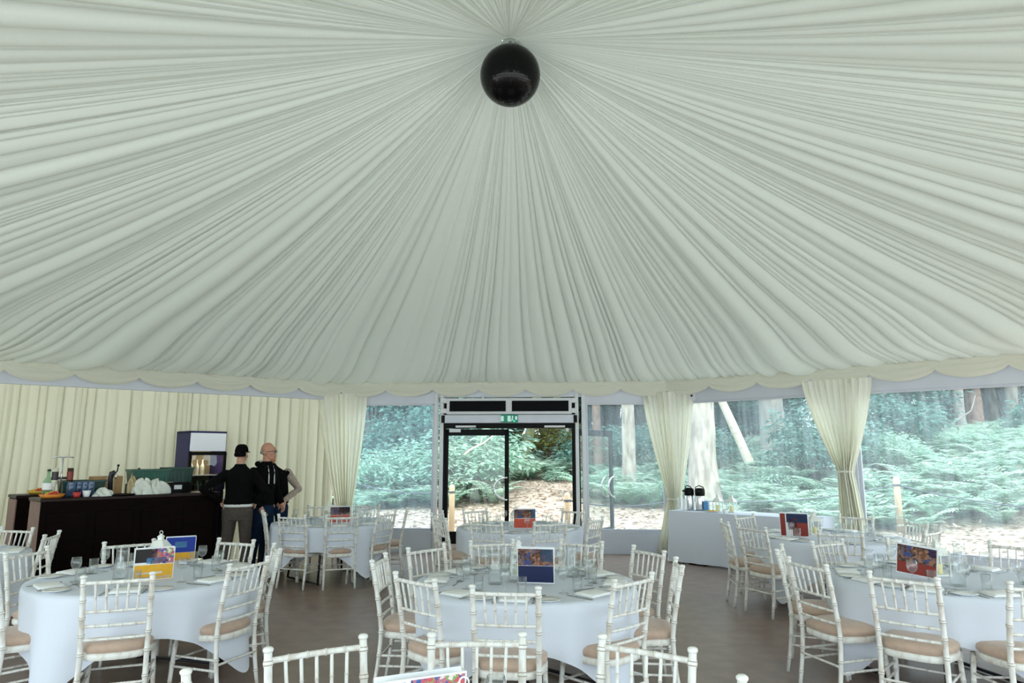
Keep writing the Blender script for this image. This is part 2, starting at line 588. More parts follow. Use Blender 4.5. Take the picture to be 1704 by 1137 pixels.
rows = []
for t in ROWS:
    r = []
    for j, (s, nn) in enumerate(section):
        wob = 0.10 * math.sin(2.2 * t + s * 0.9) * (1 - t) * t * 2 + 0.035 * math.sin(6 * t + s * 2.3) * t
        p = perim(s + wob)
        q = CEN + (p - CEN) * t
        up = nn * t ** 0.9 * (1 - .6 * max(0, (t - .9) / .1))
        if t > 0.86:
            up += 0.011 * (t - 0.86) / 0.14 * math.sin(2 * PI * s / .052 + 3 * math.sin(s * 2.7))
        belly = 0.02 * math.sin(s * 2.1 + 1) * t * (1 - t) * 4
        r.append((q.x, q.y, lining_z(t) + up + belly * 0.6))
    rows.append(r)
mb = MB()
mb.grid(rows, closed=True)
struct(mb.build('ceiling', M['lining']))
# little gathered cap where the pleats meet
mb = MB()
mb.lathe([(0.015, 0.03), (0.045, 0.02), (0.06, -0.005), (0.075, -0.045), (0.08, -0.04)], (APEX.x, APEX.y, APEX.z - 0.015), 24, cap0=True, cap1=False)
struct(mb.build('trim_1', M['lining']))

# ------------------------------------------------------------------ valance: scalloped swags below the eave
def valance(a, b, name):
    d = (b - a)
    L = d.length
    d.normalize()
    nrm = Vector((d.y, -d.x))
    if (CEN - a).dot(nrm) < 0:
        nrm = -nrm
    k = max(1, round(L / 0.83))
    sp = L / k
    N = k * 16
    cols = []
    for i in range(N + 1):
        u = L * i / N
        ph = (u / sp) % 1.0
        sw = math.sin(PI * ph)
        drop = 0.15 + 0.125 * sw ** 0.62
        p = a + d * u
        c = []
        for j in range(17):
            v = j / 16
            zz = EAVE + 0.035 - (drop + .015) * v
            fold = 0.010 * math.sin(v * 6 * PI + 1.0 + 0.8 * sw + u * .7) * (0.3 + 0.7 * sw) + 0.025 * sw * math.sin(PI * v * .8) + 0.012 * (1 - sw) ** 4
            q = p + nrm * (0.085 + fold)
            c.append((q.x, q.y, zz))
        cols.append(c)
    m = MB()
    m.grid(cols)
    m.tube([(p_.x, p_.y, EAVE + .034) for p_ in (a + nrm * .085, b + nrm * .085)], .009, 8)
    return struct(m.build(name, M['valance']))


names = ['trim_2', 'trim_3', 'trim_4', 'trim_5']
for nm, (a, b) in zip(names, [(VL, VR), (VR, VR2), (VL, VL2), (VR2, POLY[3])]):
    valance(a.copy(), b.copy(), nm)


# ------------------------------------------------------------------ wall members
def wall_box(mb, a, d, nrm, u0, u1, z0, z1, off, th, mi=0, bev=0.0):
    """box along a wall: from u0 to u1, z0 to z1, centre offset outwards by off"""
    p = a + d * ((u0 + u1) / 2) + nrm * off
    mb.box((p.x, p.y, (z0 + z1) / 2), (abs(u1 - u0), th, z1 - z0), mi, math.atan2(d.y, d.x), bev=bev)


def wall_axes(a, b):
    d = (b - a).normalized()
    nrm = Vector((d.y, -d.x))
    if (CEN - a).dot(nrm) > 0:
        nrm = -nrm
    return d, nrm


dB, nB = wall_axes(VL, VR)
LB = (VR - VL).length


def on_back(px):               # distance along the back wall seen at a picture column near eye height
    x, f, v = ray(px, 755)
    k = x / f
    # VL.x + dB.x u = k (VL.y + dB.y u)
    return (k * VL.y - VL.x) / (dB.x - k * dB.y)


uL0, uL1 = on_back(722), on_back(737)
uR0, uR1 = on_back(958), on_back(975)

# back wall: eave beam, posts, kick panels
mb = MB()
wall_box(mb, VL, dB, nB, 0, uL0, 2.56, 2.95, 0.08, 0.10)
wall_box(mb, VL, dB, nB, uR1, LB, 2.56, 2.95, 0.08, 0.10)
wall_box(mb, VL, dB, nB, uL0, uR1, 2.68, 2.95, 0.08, 0.10)
w_back = struct(mb.build('wall_back', M['alu'], smooth=False))
mb = MB()
for (u0, u1) in ((uL0, uL0 + .055), (uL1 - .065, uL1)):
    wall_box(mb, VL, dB, nB, u0, u1, 0, 2.9, 0.06, 0.12, bev=.006)
for (u0, u1) in ((uR0, uR0 + .06), (uR1 - .06, uR1)):
    wall_box(mb, VL, dB, nB, u0, u1, 0, 2.9, 0.06, 0.12, bev=.006)
struct(mb.build('trim_6', M['alu_white'], smooth=False))
mb = MB()
wall_box(mb, VL, dB, nB, 0.0, uL0, 0.10, 0.36, 0.07, 0.07)
wall_box(mb, VL, dB, nB, uR1, LB, 0.10, 0.36, 0.07, 0.07)
wall_box(mb, VL, dB, nB, 0.0, uL0, 0.0, 0.10, 0.06, 0.06)
wall_box(mb, VL, dB, nB, uR1, LB, 0.0, 0.10, 0.06, 0.06)
struct(mb.build('baseboard_back', M['kick'], smooth=False))


def window(name, a, d, nrm, u0, u1, z0, z1, pane):
    e = MB()
    fw = 0.045
    wall_box(e, a, d, nrm, u0, u0 + fw, z0, z1, 0.08, 0.05)
    wall_box(e, a, d, nrm, u1 - fw, u1, z0, z1, 0.08, 0.05)
    wall_box(e, a, d, nrm, u0, u1, z1 - fw, z1, 0.08, 0.05)
    wall_box(e, a, d, nrm, u0, u1, z0, z0 + fw, 0.08, 0.05)
    fr = struct(e.build(name, M['alu'], smooth=False))
    g = MB()
    ps = []
    for i in range(13):
        u = u0 + (u1 - u0) * i / 12
        ps.append([])
        for j in range(9):
            z = z0 + (z1 - z0) * j / 8
            w = 0.012 * math.sin(u * 3.1 + z * 1.3) * math.sin(PI * i / 12)
            p = a + d * u + nrm * (0.08 + w)
            ps[-1].append((p.x, p.y, z))
    g.grid(ps)
    po = g.build('pane', pane, fr)
    return fr


window('window_1', VL, dB, nB, 0.12, uL0, 0.36, 2.58, M['pvc_blue'])
window('window_2', VL, dB, nB, uR1, LB - 0.08, 0.36, 2.58, M['pvc'])

# right wall
dR, nR = wall_axes(VR, VR2)
LR = (VR2 - VR).length
mb = MB()
wall_box(mb, VR, dR, nR, 0.0, LR, 2.57, 2.95, 0.08, 0.10)
wall_box(mb, VR, dR, nR, 0.0, 0.10, 0, 2.6, 0.08, 0.10)
wall_box(mb, VR, dR, nR, 2.86, 2.98, 0, 2.6, 0.06, 0.12)
wall_box(mb, VR, dR, nR, LR - .12, LR, 0, 2.6, 0.06, 0.12)
struct(mb.build('wall_right', M['alu'], smooth=False))
mb = MB()
wall_box(mb, VR, dR, nR, 0.0, LR, 0.0, 0.34, 0.07, 0.07)
struct(mb.build('baseboard_right', M['kick'], smooth=False))
window('window_3', VR, dR, nR, 0.10, 2.86, 0.34, 2.58, M['pvc'])
window('window_4', VR, dR, nR, 2.98, LR - .12, 0.34, 2.58, M['pvc'])
# brown end plate with its bolt on the eave beam
mb = MB()
wall_box(mb, VR, dR, nR, 0.40, 0.50, 2.585, 2.745, 0.02, 0.03)
p = VR + dR * 0.45 - nR * 0.005
mb.ball((p.x, p.y, 2.66), 0.018, 10, 1)
struct(mb.build('trim_7', [M['alu_white'], M['black']], smooth=False))

# right wall beyond the corner: one more clear bay, out of the frame
dS, nS = wall_axes(VR2, POLY[3])
mb = MB()
wall_box(mb, VR2, dS, nS, 0, (POLY[3] - VR2).length, 2.57, 2.95, 0.08, 0.10)
wall_box(mb, VR2, dS, nS, 0, (POLY[3] - VR2).length, 0.0, 0.34, 0.08, 0.10)
struct(mb.build('wall_side', M['alu'], smooth=False))

# left wall: pleated lining on an eave beam
dLw, nLw = wall_axes(VL, VL2)
LL = (VL2 - VL).length


def pleated_wall(a, d, nrm, L, name, z1=2.66, seed=3):
    r2 = random.Random(seed)
    cols = []
    u = 0.0
    us = [(0.0, 0.0)]
    while u < L - 0.05:
        w = r2.choice([0.07, 0.10, 0.14, 0.2]) * r2.uniform(.8, 1.2)
        dp = r2.uniform(0.022, 0.05)
        ov = r2.choice([0.0, 0.004, 0.012, 0.02])
        us += [(u + w * .25, -dp * .7), (u + w * .55, -dp), (u + w * .8, -dp * .6), (u + w + ov, 0.0), (u + w - ov * .3, 0.02)]
        u += w
    for k, (uu, dd) in enumerate(us):
        c = []
        uu = min(uu, L)
        for j in range(10):
            v = j / 9
            lean = 0.05 * math.sin(uu * 1.7) * v * v
            drift = 0.02 * math.sin(uu * 5.1 + v * 3)
            p = a + d * (uu + lean + drift * v) + nrm * (0.16 + dd * (0.6 + 0.6 * v) + 0.10 * v * v * (1.0 if uu > 3.6 else .2))
            c.append((p.x, p.y, z1 - v * z1 + 0.005))
        cols.append(c)
    m = MB()
    m.grid(cols)
    return struct(m.build(name, M['wall_lining']))


pleated_wall(VL, dLw, nLw, LL, 'wall_left')
mb = MB()
wall_box(mb, VL, dLw, nLw, 0, LL, 2.63, 2.95, 0.08, 0.10)
struct(mb.build('trim_8', M['alu'], smooth=False))
d2, n2 = wall_axes(VL2, POLY[6])
pleated_wall(VL2, d2, n2, (POLY[6] - VL2).length, 'wall_bar_side', seed=8)


# ------------------------------------------------------------------ tied curtains
def curtain(c, axis, name_lab, top_w, waist_w, bot_w, z_top, z_w, z_b, shift_w, shift_b, folds=9, tie=True, seed=1):
    r2 = random.Random(seed)
    nin = Vector((CEN.x - c.x, CEN.y - c.y)).normalized()
    root_loc = (c.x, c.y, 0)
    N = folds * 8
    ROW = 26
    phs = [r2.uniform(-.5, .5) for _ in range(folds + 2)]
    amp = [r2.uniform(.6, 1.2) for _ in range(folds + 2)]
    rows = []
    for j in range(ROW + 1):
        v = j / ROW
        z = z_top + (z_b - z_top) * v
        if z >= z_w:
            t = (z_top - z) / (z_top - z_w)
            e = t ** 1.35
            w = top_w + (waist_w - top_w) * e
            sh = shift_w * t ** 1.2
        else:
            t = (z_w - z) / (z_w - z_b)
            w = waist_w + (bot_w - waist_w) * t ** 0.8
            sh = shift_w + (shift_b - shift_w) * t
        r = []
        for i in range(N + 1):
            u = i / N
            fi = u * folds
            a0 = amp[int(fi)]
            dep = 0.02 + 0.05 * (1 - w / max(top_w, bot_w))
            wave = math.sin(fi * 2 * PI + phs[int(fi)] * 0) * dep * a0 + 0.015 * math.sin(fi * 4.7 + j * .2)
            x = (u - 0.5) * w + sh + 0.012 * math.sin(fi * 2 * PI + 1.2) * a0
            # the middle of a gathered drape stands proud
            q = axis * x + nin * (0.10 + wave + 0.04 * math.sin(PI * u))
            r.append((q.x, q.y, z))
        rows.append(r)
    e = empty('curtain', root_loc)
    m = MB()
    m.grid(rows)
    m.build('drape', M['curtain'], e)
    if tie:
        t = MB()
        ring = []
        for k in range(20):
            an = 2 * PI * k / 20
            q = axis * (shift_w + math.cos(an) * (waist_w * .52 + .006)) + nin * (0.12 + math.sin(an) * 0.085)
            ring.append((q.x, q.y))
        t.grid([[(x, y, z_w + dz) for x, y in ring] for dz in (-.013, 0, .013)], closed=True)
        t.build('tie_band', M['curtain'], e)
    tag(e, name_lab, 'curtain', 'cream curtains at the marquee posts')
    return e


ax_m = (dB + dR).normalized()
curtain(VR - (VR - CEN).normalized() * 0.02, ax_m, 'tied cream curtain at the corner post between the open door leaf and the coffee table',
        0.88, 0.22, 0.46, 2.74, 0.93, 0.03, 0.06, -0.03, 10, True, 2)
ax_l = (dB * 0.75 - dLw * 0.25).normalized()
curtain(VL - (VL - CEN).normalized() * 0.03, ax_l, 'cream curtain drawn in at the corner post between the pleated wall and the door',
        0.86, 0.26, 0.40, 2.74, 0.72, 0.03, 0.10, 0.12, 10, True, 4)
cm = VR + dR * 2.80
curtain(cm, dR, 'tied cream curtain between the two large windows, waist high above the seats',
        0.98, 0.20, 0.40, 2.76, 1.43, 0.03, 0.05, 0.12, 11, True, 5)

# ------------------------------------------------------------------ doors
def door_leaf(name, hinge, ang, w, handle_side, label):
    """leaf in local x from the hinge, z up"""
    m = MB()
    H, st = 2.10, 0.075
    m.box((st / 2, 0, H / 2), (st, 0.045, H), bev=.004)
    m.box((w - st / 2, 0, H / 2), (st, 0.045, H), bev=.004)
    m.box((w / 2, 0, H - 0.055), (w, 0.045, 0.11), bev=.004)
    m.box((w / 2, 0, 0.17), (w, 0.045, 0.34), bev=.004)
    o = struct(m.build(name, M['black'], None, (hinge.x, hinge.y, 0.01), ang, smooth=False))
    g = MB()
    g.box((w / 2, 0, H / 2 + .12), (w - 2 * st + .02, 0.008, H - 0.43))
    g.build('pane', M['glass'], o, smooth=False)
    for sgn in (-1, 1):
        h = MB()
        R = 0.19
        pts = []
        cx = w - 0.035
        for k in range(15):
            a = PI / 2 + PI * k / 14
            pts.append((cx + R * 1.15 * math.cos(a), sgn * 0.075, 1.07 + R * math.sin(a)))
        pts = [(cx, sgn * 0.02, 1.07 + R)] + pts + [(cx, sgn * 0.02, 1.07 - R)]
        h.tube(pts, 0.014, 8)
        h.build('handle', M['steel'], o)
    return o


HB = VL + dB * (uL1) + nB * 0.08
DW = (uR0 - uL1) / 2
angB = math.atan2(dB.y, dB.x)
dl = door_leaf('door_1', VL + dB * (uL1 + .01) + nB * .09, angB, DW - .015, 1, '')
dr = door_leaf('door_2', VL + dB * (uR0 + 0.03) + nB * .16, math.radians(50), DW - .015, -1, '')
# door frame: head and jambs
mb = MB()
wall_box(mb, VL, dB, nB, uL1 - .01, uR0 + .01, 2.125, 2.215, 0.09, 0.09)
wall_box(mb, VL, dB, nB, uL1 - .02, uL1 + .035, 0, 2.215, 0.09, 0.10)
wall_box(mb, VL, dB, nB, uR0 - .06, uR0 + .02, 0, 2.215, 0.09, 0.10)
struct(mb.build('trim_9', M['black'], smooth=False))
# door closers
def closer(u, first):
    e = empty('door_closer', (VL.x + dB.x * u, VL.y + dB.y * u, 2.155), angB)
    m = MB()
    m.box((0, -.0, 0.0), (0.36, 0.045, 0.035), bev=.005)
    m.build('arm', M['alu_white'], e, smooth=False)
    m = MB()
    m.box((-.19 if first else .22, 0.0, -0.07 if first else -.06), (0.20 if first else .05, 0.06, 0.06), bev=.006)
    m.build('closer_box', M['alu_white'], e, smooth=False)
    return e


tag(closer(uL1 + 0.40, True), 'silver door closer on the head of the shut glass door', 'door closer')
tag(closer(uR0 - 0.36, False), 'silver door closer at the head of the open doorway', 'door closer')

# lavender header box with the sign on it
mb = MB()
wall_box(mb, VL, dB, nB, uL1 - .0, uR0 + .0, 2.215, 2.36, 0.03, 0.14, bev=.008)
wall_box(mb, VL, dB, nB, uL1 - .03, uL1 + .03, 2.22, 2.35, 0.0, 0.10, 1)
wall_box(mb, VL, dB, nB, uR0 - .03, uR0 + .03, 2.22, 2.35, 0.0, 0.10, 1)
wall_box(mb, VL, dB, nB, uL1 - .02, uR0 + .02, 2.36, 2.65, 0.10, 0.02, 1)
struct(mb.build('trim_10', [M['alu'], M['black']], smooth=False))

# over-door heater with two dark grilles
uc = (uL1 + uR0) / 2
pc = VL + dB * uc - nB * 0.06
e = empty('over_door_heater', (pc.x, pc.y, 2.37), angB)
tag(e, 'white framed heater with two black grilles above the glass doors', 'heater')
hw = (uR0 - uL1) / 2 - .06
m = MB()
m.box((0, 0.06, 0.14), (hw * 2, 0.10, 0.285), 0, bev=.01)
m.build('casing', M['alu_white'], e, smooth=False)
for sx in (-1, 1):
    m = MB()
    m.box((sx * hw * 0.5, 0.004, 0.14), (hw * 0.90, 0.02, 0.185))
    for k in range(30):
        m.box((sx * hw * 0.5 - hw * .44 + k * hw * .88 / 29, -0.008, 0.14), (0.006, 0.012, 0.18))
    m.build('grille', M['grille'], e, smooth=False)
for sx in (-1, 1):
    for zz in (0.06, 0.24):
        m = MB()
        m.box((sx * (hw + 0.055), 0.06, zz), (0.11, 0.08, 0.085), bev=.006)
        m.build('bracket', M['alu_white'], e, smooth=False)
m = MB()
m.tube([(-hw * .42, .03, .28), (-hw * .42, .03, .33)], .02, 8)
m.build('cable_gland', M['alu_white'], e)

# exit sign
pc = aty(848, 697, VL.y)
pu = VL + dB * on_back(848) - nB * 0.07
e = empty('exit_sign', (pu.x, pu.y, 2.29), angB)
tag(e, 'small green emergency exit sign on the beam over the doors', 'exit sign')
m = MB()
m.box((0, 0.02, 0), (0.30, 0.03, 0.135), bev=.004)
m.build('plate', M['exit_green'], e, smooth=False)
m = MB()     # door outline, running figure and arrow
m.box((-0.125, 0.002, 0.0), (0.05, 0.006, 0.09))
m.box((-0.005, 0.002, 0.0), (0.055, 0.006, 0.10))
m.ball((0.055, 0.002, 0.040), (0.012, .004, .012), 10)
m.box((0.052, 0.002, 0.008), (0.018, 0.006, 0.05), rot=Matrix.Rotation(.35, 3, 'Y'))
m.box((0.070, 0.002, -0.032), (0.012, 0.006, 0.05), rot=Matrix.Rotation(-.6, 3, 'Y'))
m.box((0.035, 0.002, -0.032), (0.012, 0.006, 0.05), rot=Matrix.Rotation(.8, 3, 'Y'))
m.box((0.118, 0.002, 0.01), (0.035, 0.006, 0.06))
m.build('pictogram', M['exit_white'], e, smooth=False)
m = MB()
m.ball((0.085, 0.0, -0.045), (.018, .008, .012), 10)
m.build('indicator', M['exit_led'], e)

# ------------------------------------------------------------------ mirror ball
bc = aty(849, 126, 5.25)
e = empty('mirror_ball', (bc.x, bc.y, bc.z))
tag(e, 'black tiled mirror ball hanging below the peak of the draped ceiling', 'mirror ball')
m = MB()
R = 0.25
NR = 44
r3 = random.Random(5)
for i in range(NR):
    t0, t1 = PI * i / NR, PI * (i + 1) / NR
    nt_ = max(4, int(2 * NR * math.sin((t0 + t1) / 2)))
    for k in range(nt_):
        a0, a1 = 2 * PI * (k + .04) / nt_, 2 * PI * (k + .96) / nt_
        tt0, tt1 = t0 + .04 * (t1 - t0), t1 - .04 * (t1 - t0)
        P = [Vector((math.sin(t) * math.cos(a), math.sin(t) * math.sin(a), math.cos(t))) * R for t, a in ((tt0, a0), (tt1, a0), (tt1, a1), (tt0, a1))]
        c = sum(P, Vector()) / 4
        ax = Vector((r3.uniform(-1, 1), r3.uniform(-1, 1), r3.uniform(-1, 1))).normalized()
        Rm = Matrix.Rotation(r3.gauss(0, 0.028), 3, ax)
        m.add([c + Rm @ (p - c) for p in P], [(0, 1, 2, 3)])
m.build('mirror_tiles', M['ball'], e, smooth=False)
m = MB()
m.ball((0, 0, 0), R * 0.992, 32)
m.build('core', M['black'], e)
m = MB()
m.lathe([(0.03, R - .01), (0.03, R + 0.02), (0.012, R + 0.03), (0.012, R + 0.06)], n=12)
m.tube([(0, 0, R + .05), (0, 0, APEX.z - bc.z - .02)], 0.006, 8)
m.build('hanging_hook', M['steel'], e)
m = MB()
m.box((0.07, 0, R + 0.075), (0.07, 0.05, 0.04), bev=.008)
m.build('motor', M['alu_white'], e, smooth=False)

# ------------------------------------------------------------------ chairs
CH_H = 0.905
BACK_Y = -0.265


def post_path(sx, n=18):
    """rear leg running up into the back post, slightly bowed"""
    P = []
    for i in range(n + 1):
        v = i / n
        z = CH_H * v
        if z < 0.44:
            t = z / 0.44
            y = -0.235 + 0.050 * math.sin(t * PI / 2)
        else:
            t = (z - 0.44) / (CH_H - 0.44)
            y = -0.185 - 0.08 * t ** 1.25
        x = sx * (0.188 + 0.012 * abs(v - .45))
        P.append(Vector((x, y, z)))
    return P


def along(P, t):
    L = [0]
    for a, b in zip(P, P[1:]):
        L.append(L[-1] + (b - a).length)
    s = t * L[-1]
    for i in range(len(P) - 1):
        if s <= L[i + 1] or i == len(P) - 2:
            return P[i].lerp(P[i + 1], (s - L[i]) / (L[i + 1] - L[i] + 1e-9))


def bamboo(m, P, r, knots, n=9, taper=None, ends=True):
    """turned member with ring knots: swelling plus a thin worn line each side"""
    st = []
    for k in knots:
        st += [(k - .016, 1.0, 0), (k - .010, 1.16, 1), (k - .006, 1.22, 0), (k + .006, 1.22, 1), (k + .010, 1.16, 0), (k + .016, 1.0, 0)]
    st = sorted([(0, 1.0, 0), (1, 1.0, 0)] + st + [(g / 10, 1.0, 0) for g in range(1, 10) if all(abs(g / 10 - k) > .03 for k in knots)])
    pts = [along(P, max(0, min(1, a))) for a, _, _ in st]
    rr = [r * b * (taper(a) if taper else 1) for a, b, _ in st]
    mm = [c for _, _, c in st]
    m.tube(pts, rr, n, mis=mm)


def make_chair():
    e = empty('chiavari_chair')
    W2 = [M['lime'], M['knot']]
    for sx in (-1, 1):
        m = MB()
        P = post_path(sx)
        bamboo(m, P, 0.0165, [.12, .30, .47, .60, .72, .84, .955], 10, lambda a: .8 + .2 * min(1, a * 3))
        top = P[-1]
        m.lathe([(0.017, -.002), (0.021, 0.004), (0.021, 0.012), (0.014, 0.018), (0.004, 0.020)], top, 10)
        m.build('back_post', W2, e)
    for sx in (-1, 1):
        m = MB()
        P = [Vector((sx * 0.205, 0.200, 0)), Vector((sx * 0.198, 0.188, .2)), Vector((sx * 0.190, 0.172, .40))]
        bamboo(m, P, 0.0165, [.25, .55, .85], 10, lambda a: .75 + .25 * min(1, a * 2))
        m.build('leg', W2, e)
    m = MB()      # seat frame: rounded front, thin apron
    ring = []
    for k in range(36):
        a = 2 * PI * k / 36
        ca, sa = math.cos(a), math.sin(a)
        x = 0.222 * math.copysign(abs(ca) ** .62, ca)
        y = 0.212 * math.copysign(abs(sa) ** .62, sa)
        if sa < 0:
            x *= .92
        ring.append((x, y))
    m.grid([[(x * .97, y * .97, .385) for x, y in ring], [(x, y, .390) for x, y in ring], [(x, y, .420) for x, y in ring], [(x * .96, y * .96, .427) for x, y in ring], [(0.01 * x, .01 * y, .427) for x, y in ring]], closed=True)
    m.add([(x * .97, y * .97, .385) for x, y in ring], [tuple(range(35, -1, -1))])
    m.build('seat_frame', W2, e)
    m = MB()
    prof = [(.92, .427), (.985, .438), (1.0, .456), (.97, .474), (.86, .488), (.5, .498), (.02, .501)]
    m.grid([[(x * s, y * s, z) for x, y in ring] for s, z in prof], closed=True)
    m.build('seat_cushion', M['suede'], e)

    def back_at(z):
        t = (z - .44) / (CH_H - .44)
        return -0.185 - 0.08 * t ** 1.25

    for nm, z, r in (('top_rail', .872, .0125), ('cross_rail', .690, .0095), ('cross_rail', .600, .0095), ('cross_rail', .515, .0095)):
        m = MB()
        P = [Vector((-.19 + .38 * i / 8, back_at(z) - 0.012 * math.sin(PI * i / 8), z)) for i in range(9)]
        bamboo(m, P, r, [.2, .4, .6, .8], 8)
        m.build(nm, W2, e)
    m = MB()
    for k in range(5):
        x = -.126 + .063 * k
        m2 = MB()
        b = 0.012 * math.sin(PI * (x + .19) / .38)
        P = [Vector((x * .93, back_at(.690) - b, .690)), Vector((x, back_at(.872) - b, .872))]
        bamboo(m2, P, 0.0075, [.5], 7)
        m2.build('spindle', W2, e)
    for y0, y1, x0, x1, z in ((-.205, .188, -.192, -.198, .20), (-.205, .188, .192, .198, .20), (-.205, .186, -.192, -.196, .27), (-.205, .186, .192, .196, .27)):
        m = MB()
        bamboo(m, [Vector((x0, y0, z)), Vector((x1, y1, z))], .0085, [.5], 7)
        m.build('stretcher', W2, e)
    for y, z in ((-.205, .24), (.188, .24)):
        m = MB()
        bamboo(m, [Vector((-.193, y, z)), Vector((.193, y, z))], .0085, [.5], 7)
        m.build('stretcher', W2, e)
    return e


CHAIR = make_chair()
chair_used = [False]


def put_chair(bx, by, tx, ty, label, group, turn=0.0):
    """bx,by: middle of the top rail; faces tx,ty"""
    a = math.atan2(ty - by, tx - bx) - PI / 2 + turn
    fx, fy = -math.sin(a), math.cos(a)
    o = CHAIR if not chair_used[0] else copy_tree(CHAIR)
    chair_used[0] = True
    o.location = (bx - fx * BACK_Y, by - fy * BACK_Y, 0.0)
    o.rotation_euler = (0, 0, a)
    tag(o, label, 'chair', group)
    return o


# ------------------------------------------------------------------ tables
TR = 0.80
TZ = 0.745


def make_table():
    e = empty('round_table')
    m = MB()
    m.lathe([(TR - .02, TZ - .03), (TR - .004, TZ - .022), (TR - .004, TZ - .004), (TR - .012, TZ - .001), (.01, TZ - .001)], n=48)
    m.build('table_top', M['cardboard'], e)
    for sx in (-1, 1):
        for sy in (-1, 1):
            m = MB()
            m.tube([(sx * .28, sy * .30, TZ - .03), (sx * .38, sy * .36, .40), (sx * .42, sy * .40, .01)], .015, 8)
            m.build('leg', M['dark_steel'], e)
        m = MB()
        m.tube([(sx * .42, -.40, .02), (sx * .42, .40, .02)], .014, 8)
        m.build('brace', M['dark_steel'], e)
        m = MB()
        m.tube([(sx * .33, -.33, TZ - .04), (sx * .33, .33, TZ - .04)], .014, 8)
        m.build('brace', M['dark_steel'], e)
    return e


def make_cloth(seed, half=1.10):
    r2 = random.Random(seed)
    m = MB()
    NA = 168
    ph = [r2.uniform(-.35, .35) for _ in range(4)]
    rows = []
    drops = [0.0, .008, .03, .07, .12, .18, .25, .33, .42, .52, .62, .72, .80]
    grid = []
    for k in range(NA):
        a = 2 * PI * k / NA
        ca, sa = abs(math.cos(a)), abs(math.sin(a))
        # superellipse keeps the corner from being a needle point
        ext = half / ((ca ** 9 + sa ** 9) ** (1 / 9.0))
        hang = max(.02, ext - TR)
        hang = min(hang, TZ - .02)
        corner = (hang - (half - TR)) / 0.42
        corner = max(0, min(1, corner))
        col = [(0.0, 0.0, TZ + .004), (TR * .5 * math.cos(a), TR * .5 * math.sin(a), TZ + .004), (TR * .93 * math.cos(a), TR * .93 * math.sin(a), TZ + .004)]
        for i in range(13):
            s = hang * (i / 12) ** 1.15
            v = i / 12
            fold = (math.sin(a * 13 + ph[0] * 5) * .5 + math.sin(a * 21 + ph[1] * 9) * .35) * 0.030 * v
            cf = corner * v * (0.055 + .05 * math.sin(8 * a + ph[int(((a + PI / 4) % (2 * PI)) / (PI / 2))] + PI / 2))
            rr = TR + 0.006 + min(.012, s * .3) + fold + cf - 0.02 * v * (1 - corner)
            col.append((rr * math.cos(a), rr * math.sin(a), TZ + .004 - s + (0.0 if i else 0)))
        grid.append(col)
    m.grid([[grid[k][j] for k in range(NA)] for j in range(len(grid[0]))], closed=True)
    return m


TABLES = {
    # key: centre x, y, cloth turn (deg), chairs [(back x, back y, facing turn)], phrase that finds the table
    'A': dict(c=(-5.38, 6.50), turn=20, where='round table at the bar end', short='table at the bar end'),
    'B': dict(c=(-2.82, 5.52), turn=4, where='round table with the yellow card', short='yellow card table'),
    'C': dict(c=(0.10, 5.26), turn=2, where='round table with the navy card', short='navy card table'),
    'D': dict(c=(3.28, 5.42), turn=-2, where='round table with the tilted red card', short='tilted red card table'),
    'E': dict(c=(3.62, 8.05), turn=10, where='round table before the coffee flasks', short='table before the flasks'),
    'F': dict(c=(0.10, 9.05), turn=5, where='round table in front of the glass doors', short='table before the doors'),
    'G': dict(c=(-2.49, 9.75), turn=-14, where='round table beside the three men', short='table beside the men'),
    'H': dict(c=(-0.13, 1.86), turn=30, where='round table cut by the bottom of the view', short='table at the bottom edge'),
}
CH = {
    'A': [(-5.2, 7.40, 0), (-4.5, 6.9, -.15), (-4.72, 5.72, .1)],
    'B': [(-2.52, 4.56, .06), (-1.91, 5.16, .02), (-1.97, 5.93, 0), (-2.50, 6.40, 0), (-3.40, 6.28, 0), (-3.52, 4.78, 0.05), (-3.92, 5.72, 0)],
    'C': [(-.04, 4.16, .0), (-.62, 4.52, .02), (-1.0, 5.33, 0), (-.72, 5.95, -.05), (-.18, 6.32, .0), (.62, 6.30, 0), (1.12, 5.80, 0), (1.20, 5.10, .02), (.77, 4.50, .03)],
    'D': [(2.13, 5.13, .05), (2.22, 5.88, -.05), (2.82, 6.32, 0), (3.63, 6.42, 0), (4.36, 6.12, 0), (3.20, 4.30, .05), (2.50, 4.56, 0), (4.2, 4.75, 0)],
    'E': [(2.46, 8.15, 0), (2.57, 7.55, 0), (3.28, 7.04, -.08), (4.30, 7.20, 0), (4.66, 8.10, 0), (4.36, 8.90, 0), (3.68, 9.10, 0), (2.95, 8.92, 0)],
    'F': [(-.88, 8.58, 0), (-.30, 8.07, 0), (.44, 8.06, 0), (1.02, 8.50, 0), (.86, 9.80, 0), (-.52, 9.85, 0), (-1.0, 9.35, 0)],
    'G': [(-2.80, 8.92, .05), (-2.16, 8.92, -.05), (-3.34, 9.42, .05), (-1.66, 9.30, .05), (-1.48, 9.88, 0), (-2.22, 10.78, 0), (-2.92, 10.74, 0)],
    'H': [(-.80, 2.97, 0), (-.15, 3.10, 0), (.55, 2.97, 0), (.90, 2.36, .1), (-1.25, 2.42, 0)],
}
HOURS = ['twelve', 'one', 'two', 'three', 'four', 'five', 'six', 'seven', 'eight', 'nine', 'ten', 'eleven']


def clock(cx, cy, x, y):
    """clock hour round the table as seen in the photo: twelve is the side away from the viewer"""
    a = math.atan2(x - cx, y - cy) - math.atan2(cx, cy)
    return (a / (2 * PI) * 12) % 12


